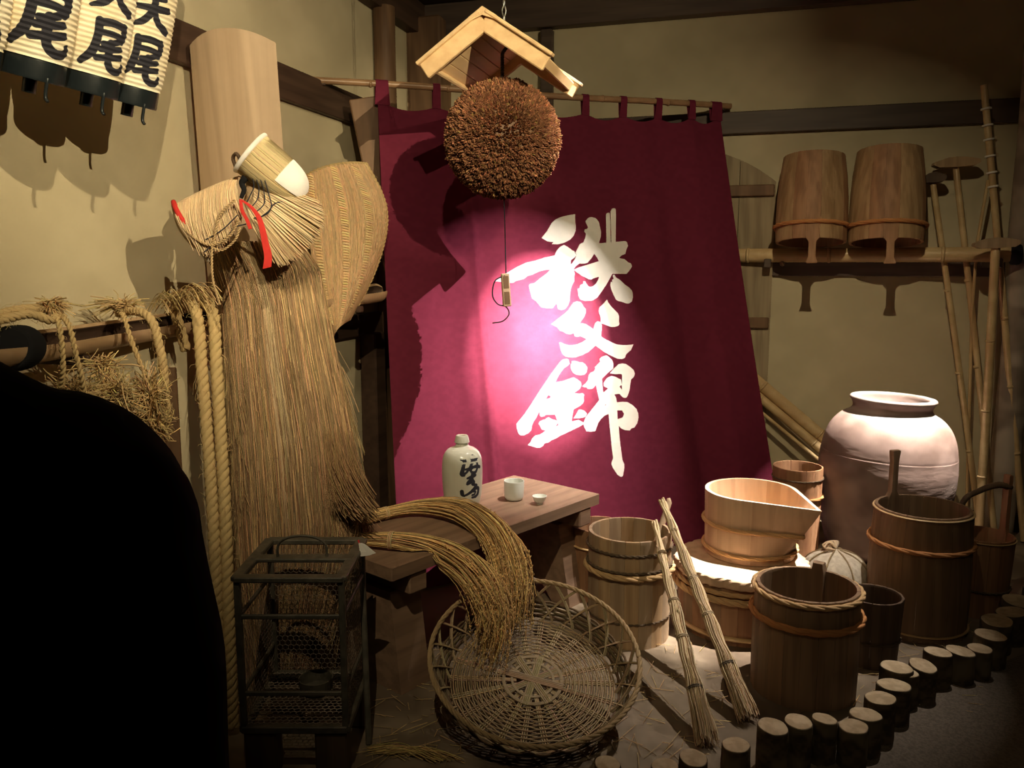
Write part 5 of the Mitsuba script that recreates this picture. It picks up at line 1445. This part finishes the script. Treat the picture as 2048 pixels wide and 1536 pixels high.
for x in (X0, X1):
    for y in (Y0, Y1):
        put("post", fr(V(x, y, Z0), V(x, y, Z1), 0.018, 0.018, V(0, 1, 0)), "black_iron", cage)
put("top_slat", fr(V(X0, (Y0 + Y1) / 2 - 0.01, Z1 + 0.004), V(X1, (Y0 + Y1) / 2 - 0.01, Z1 + 0.004), 0.045, 0.012), "black_iron", cage)
hx, hy = (X0 + X1) / 2, (Y0 + Y1) / 2 - 0.01
put("handle", tube(spline([V(hx - 0.075, hy, Z1), V(hx - 0.07, hy, Z1 + 0.05), V(hx - 0.03, hy, Z1 + 0.072), V(hx + 0.03, hy, Z1 + 0.072), V(hx + 0.07, hy, Z1 + 0.05), V(hx + 0.075, hy, Z1)], 30), 0.0042, 8), "black_iron", cage, True)


def hexnet(w, h, r, th):
    """Hexagonal wire netting in a w x h field: list of segments."""
    segs = []
    dx, dy = r * math.sqrt(3), 1.5 * r
    for j in range(int(h / dy) + 1):
        for i in range(int(w / dx) + 1):
            cx, cy = i * dx + (j % 2) * dx / 2, j * dy
            c = [(cx + r * math.sin(a), cy + r * math.cos(a)) for a in (math.radians(60), math.radians(120), math.radians(180), math.radians(240))]
            for p, q in zip(c[:-1], c[1:]):
                if all(0 <= p_[0] <= w and 0 <= p_[1] <= h for p_ in (p, q)):
                    segs.append((p, q))
    return np.array(segs)


for nm, o_, e1_, e2_, w_, h_ in (("back_mesh", V(X0, Y1, Z0), V(1, 0, 0), UP, X1 - X0, Z1 - Z0), ("side_mesh", V(X1, Y0, Z0), V(0, 1, 0), UP, Y1 - Y0, Z1 - Z0), ("side_mesh", V(X0, Y0, Z0), V(0, 1, 0), UP, Y1 - Y0, Z1 - Z0), ("floor_mesh", V(X0, Y0, Z0 + 0.012), V(1, 0, 0), V(0, 1, 0), X1 - X0, Y1 - Y0)):
    sg = hexnet(w_, h_, 0.0105, 0)
    P = o_ + sg[..., :1] * e1_ + sg[..., 1:] * e2_
    put(nm, strands(P, 0.0008 if nm != "floor_mesh" else 0.0013, 4), "mesh_wire" if nm != "floor_mesh" else "grey_log", cage, True, kind="stuff")
for p, lab in ((V(X0 + 0.045, Y0 + 0.03, 0), "left front"), (V(X1 - 0.045, Y0 + 0.03, 0), "right front"), (V(X0 + 0.045, Y1 - 0.03, 0), "left rear"), (V(X1 - 0.045, Y1 - 0.03, 0), "right rear")):
    put("foot_block", block(p + UP * 0.072, V(1, 0, 0), V(0, 1, 0), UP, 0.095, 0.07, 0.144, 0.006), "stave_dark", cage)
put("water_dish", lathe([(0, 0.0), (0.042, 0.0), (0.05, 0.012), (0.054, 0.05), (0.050, 0.05), (0.046, 0.014), (0, 0.008)], 30, V(hx + 0.02, hy + 0.03, Z0 + 0.014)), "black_iron", cage, 40)
put("paper_tag", sheet(np.array([[at(717, 1086, 2.46), at(721, 1113, 2.46)], [at(724, 1086, 2.46), at(738, 1111, 2.45)], [at(731, 1089, 2.455), at(752, 1106, 2.445)]]), 0.001), "paper", None, 40,
    label="small white paper tag hanging at the top corner of the wire cage", cat="tag")
put("paper_tag__thread", tube([V(X1 - 0.004, Y1 - 0.02, Z1 + 0.008), at(716, 1081, 2.50), at(720, 1088, 2.46)], 0.0018, 5), "red_cloth")
pl = thing("iron_bar", "thin dark upright bar standing at the right side of the wire cage", "bar")
put("bar", beam(at(722, 1092, 2.60), onz(738, 1490), 0.018, 0.018, V(0, 1, 0)), "black_iron", pl)

# ------------------------------------------------------------------ log border
LOGS = [(1215, 1528, 54, .07), (1330, 1532, 56, .07), (1386, 1516, 54, .09), (1472, 1490, 56, .11), (1546, 1453, 57, .135), (1582, 1446, 55, .135), (1620, 1439, 46, .14), (1669, 1447, 55, .13), (1724, 1436, 58, .13), (1761, 1396, 57, .14), (1788, 1370, 60, .13), (1793, 1334, 58, .14), (1846, 1331, 50, .13), (1826, 1338, 40, .125),
        (1876, 1304, 50, .13), (1914, 1303, 50, .12), (1944, 1300, 42, .115), (1981, 1270, 53, .125), (1994, 1241, 55, .12), (2013, 1229, 54, .125), (2040, 1204, 62, .13), (2085, 1180, 60, .13)]
ordn = ["first", "second", "third", "fourth", "fifth", "sixth", "seventh", "eighth", "ninth", "tenth", "eleventh", "twelfth", "thirteenth", "fourteenth", "fifteenth", "sixteenth", "seventeenth", "eighteenth", "nineteenth", "twentieth", "twenty-first", "twenty-second"]
rl = np.random.default_rng(9)
done = []
order = sorted(range(len(LOGS)), key=lambda i: LOGS[i][0])
rank = {i: r for r, i in enumerate(order)}
for i, (px, py, wpx, h) in enumerate(LOGS):
    p = onz(px, py, h)
    r = 0.5 * wpx * (np.linalg.norm(p - V(0, 0, EYE)) / FOCAL) * 0.93
    for q, rq in done:
        d = p[:2] - q[:2]
        gap = np.linalg.norm(d) - (r + rq + 0.001)
        if gap < 0:
            p[:2] -= unit(d) * gap
    done.append((p.copy(), r))
    t = thing("log_stake", f"short bark-covered log stake with pale cut top, {ordn[rank[i]]} from the left in the border row", "log", "log stakes in the border row")
    a = np.linspace(0, 2 * np.pi, 27)[:-1]
    wob = 1 + 0.035 * np.sin(2 * a + rl.uniform(0, 6)) + 0.02 * np.sin(5 * a + rl.uniform(0, 6))
    tl = rl.normal(0, 0.05, 2)
    rings = []
    for z, k in ((0, 0.98), (h * 0.35, 1.0 + rl.normal(0, 0.02)), (h * 0.7, 0.99), (h - 0.003, 0.985), (h, 0.96)):
        x, y = r * wob * k * np.cos(a), r * wob * k * np.sin(a)
        rings.append(np.stack([p[0] + x, p[1] + y, z + (x * tl[0] + y * tl[1]) * (z / h)], 1))
    put("bark", loft(rings), "bark", t, 40)
    x, y = r * wob * 0.93 * np.cos(a), r * wob * 0.93 * np.sin(a)
    rings = [np.stack([p[0] + x * k, p[1] + y * k, h + dz + (x * tl[0] + y * tl[1]) * k], 1) for k, dz in ((1, -0.002), (1, 0.0012), (0.97, 0.002))]
    put("cut_top", loft(rings), "cut_wood", t, 30)

# ------------------------------------------------------------------ loose straw on the floor
m = M()
rs = np.random.default_rng(44)
n = 420
c = np.array([(onz(rs.uniform(735, 1450), rs.uniform(1290, 1530)))[:2] for _ in range(260)] + [(onz(rs.uniform(1560, 2000), rs.uniform(1230, 1430)))[:2] for _ in range(160)])
a = rs.uniform(0, 6.28, n)
L = rs.uniform(0.01, 0.06, n)
s = np.linspace(-1, 1, 4)
P = np.zeros((n, 4, 3))
P[..., 0] = c[:, :1] + (np.cos(a) * L)[:, None] * s
P[..., 1] = c[:, 1:] + (np.sin(a) * L)[:, None] * s
P[..., 2] = 0.003 + 0.006 * rs.uniform(0, 1, (n, 1)) * (1 + s)
add_strands(m, P, 0.0011, tint(n, (0.46, 0.33, 0.16), 0.2))
n = 70
st0, en = onz(735, 1505), onz(925, 1528)
u = np.linspace(0, 1, 8)
P = st0 + (en - st0) * (rs.uniform(0, 0.35, (n, 1)) + u * rs.uniform(0.4, 0.65, (n, 1)))[..., None] + V(0, 1, 0) * (0.03 * np.sin(u * 3.1))[None, :, None] + rs.normal(0, 0.012, (n, 1, 3)) * V(1, 1, 0)
P[..., 2] = 0.004 + rs.uniform(0, 0.012, (n, 1))
add_strands(m, P, 0.0013, tint(n, (0.50, 0.36, 0.15), 0.2))
put("loose_straw", m, "bare_fibre", None, True, "loose straw stalks scattered on the earth floor around the basket", "straw", kind="stuff")
m = M()

# ------------------------------------------------------------------ the visitor at the left
Mf = manifold3d.Manifold


def ball_(c, r):
    return Mf.sphere(float(r), 20).translate([float(x) for x in c])


def chain(pts, rad):
    out = Mf()
    for (a, b), (ra, rb_) in zip(zip(pts[:-1], pts[1:]), zip(rad[:-1], rad[1:])):
        out += Mf.batch_hull([ball_(a, ra), ball_(b, rb_)])
    return out


def skin_mesh(man, edge, it=8):
    g = man.refine_to_length(edge).to_mesh()
    tm = trimesh.Trimesh(np.array(g.vert_properties[:, :3]), np.array(g.tri_verts), process=True)
    trimesh.smoothing.filter_taubin(tm, iterations=it)
    return np.array(tm.vertices), np.array(tm.faces)


PX, PY = -0.500, 0.60
J = lambda x, y, z: (PX + x, PY + y, z)
person = thing("person", "person in a dark coat seen from behind, standing close by at the left edge", "person")
head_c = J(-0.10, 0.03, 1.60)
body = chain([J(-0.02, 0, 1.36), J(-0.07, 0.01, 1.49)], [0.06, 0.055]) + Mf.sphere(1.0, 28).scale([0.075, 0.092, 0.112]).translate(list(head_c)) + chain([J(-0.10, 0.10, 1.59), J(-0.10, 0.128, 1.575)], [0.016, 0.013]) + chain([J(-0.18, 0.03, 1.60), J(-0.185, 0.02, 1.58)], [0.02, 0.014]) + chain([J(-0.022, 0.03, 1.60), J(-0.016, 0.02, 1.58)], [0.018, 0.012]) + chain([J(-0.10, 0.085, 1.545), J(-0.10, 0.10, 1.54)], [0.025, 0.012])
for s in (-1, 1):
    wr = J(s * 0.215, 0.04, 0.84)
    body += chain([J(s * 0.03, 0, 1.33), J(s * 0.17, 0, 1.31), J(s * 0.20, -0.01, 1.06), wr], [0.07, 0.05, 0.042, 0.028])
    pal = J(s * 0.217, 0.055, 0.77)
    body += Mf.batch_hull([ball_(wr, 0.026), ball_((pal[0], pal[1] - 0.028, pal[2]), 0.014), ball_((pal[0], pal[1] + 0.030, pal[2]), 0.014)])
    for j, (dy, ln) in enumerate(((-0.028, 0.060), (-0.009, 0.074), (0.011, 0.080), (0.030, 0.070))):
        k0 = (pal[0], pal[1] + dy, pal[2] - 0.005)
        body += chain([k0, (k0[0] - s * 0.004, k0[1] + 0.004, k0[2] - ln * 0.5), (k0[0] - s * 0.018, k0[1] + 0.008, k0[2] - ln)], [0.0095, 0.0085, 0.007])
    body += chain([(pal[0], pal[1] + 0.03, pal[2] + 0.045), (pal[0] - s * 0.012, pal[1] + 0.058, pal[2] + 0.01), (pal[0] - s * 0.022, pal[1] + 0.064, pal[2] - 0.025)], [0.012, 0.010, 0.008])
    body += chain([J(s * 0.07, 0, 0.92), J(s * 0.10, 0.01, 0.48), J(s * 0.11, -0.01, 0.09), J(s * 0.115, 0.10, 0.035)], [0.075, 0.05, 0.038, 0.03])
body += chain([J(0, 0, 1.30), J(0, 0, 0.95)], [0.10, 0.10])
scene[person] = shape(skin_mesh(body, 0.012, 6), "skin", True)
coat = Mf.batch_hull([ball_(J(0.03, 0, 1.398), 0.070), ball_(J(-0.05, 0, 1.435), 0.06), ball_(J(0.185, -0.01, 1.305), 0.080)]) + Mf.batch_hull([ball_(J(-0.03, 0, 1.375), 0.070), ball_(J(-0.05, 0, 1.405), 0.06), ball_(J(-0.185, -0.01, 1.33), 0.078)])
coat += Mf.batch_hull([ball_(J(s * 0.14, 0.01, z), r) for s in (-1, 1) for z, r in ((1.30, 0.11), (1.05, 0.11), (0.78, 0.13))])
for s in (-1, 1):
    coat += chain([J(s * 0.185, -0.01, 1.305), J(s * 0.205, -0.01, 1.20), J(s * 0.212, -0.015, 1.07), J(s * 0.217, 0.03, 0.855)], [0.078, 0.074, 0.066, 0.050])
put("coat", skin_mesh(coat, 0.02, 14), "coat_cloth", person, True, label="plain dark coat")
tr_ = Mf()
for s in (-1, 1):
    tr_ += chain([J(s * 0.075, 0, 0.90), J(s * 0.10, 0.01, 0.48), J(s * 0.11, -0.01, 0.075)], [0.10, 0.075, 0.058])
put("trousers", skin_mesh(tr_, 0.02, 10), "black_felt", person, True)
for s in (-1, 1):
    sh = Mf.batch_hull([ball_(J(s * 0.11, -0.03, 0.047), 0.038), ball_(J(s * 0.117, 0.12, 0.04), 0.032), ball_(J(s * 0.12, 0.17, 0.037), 0.027), ball_(J(s * 0.11, -0.02, 0.09), 0.045)])
    put("shoe", skin_mesh(sh, 0.012, 6), "black_lacquer", person, True)
hair = Mf.sphere(1.0, 28).scale([0.086, 0.104, 0.120]).translate([head_c[0], head_c[1] - 0.012, head_c[2] + 0.008])
cut = Mf.cube([0.3, 0.3, 0.3], True).translate([head_c[0], head_c[1] + 0.03 + 0.15 + 0.03, head_c[2] - 0.11])
put("hair", skin_mesh(hair - cut, 0.012, 4), "ink", person, True)
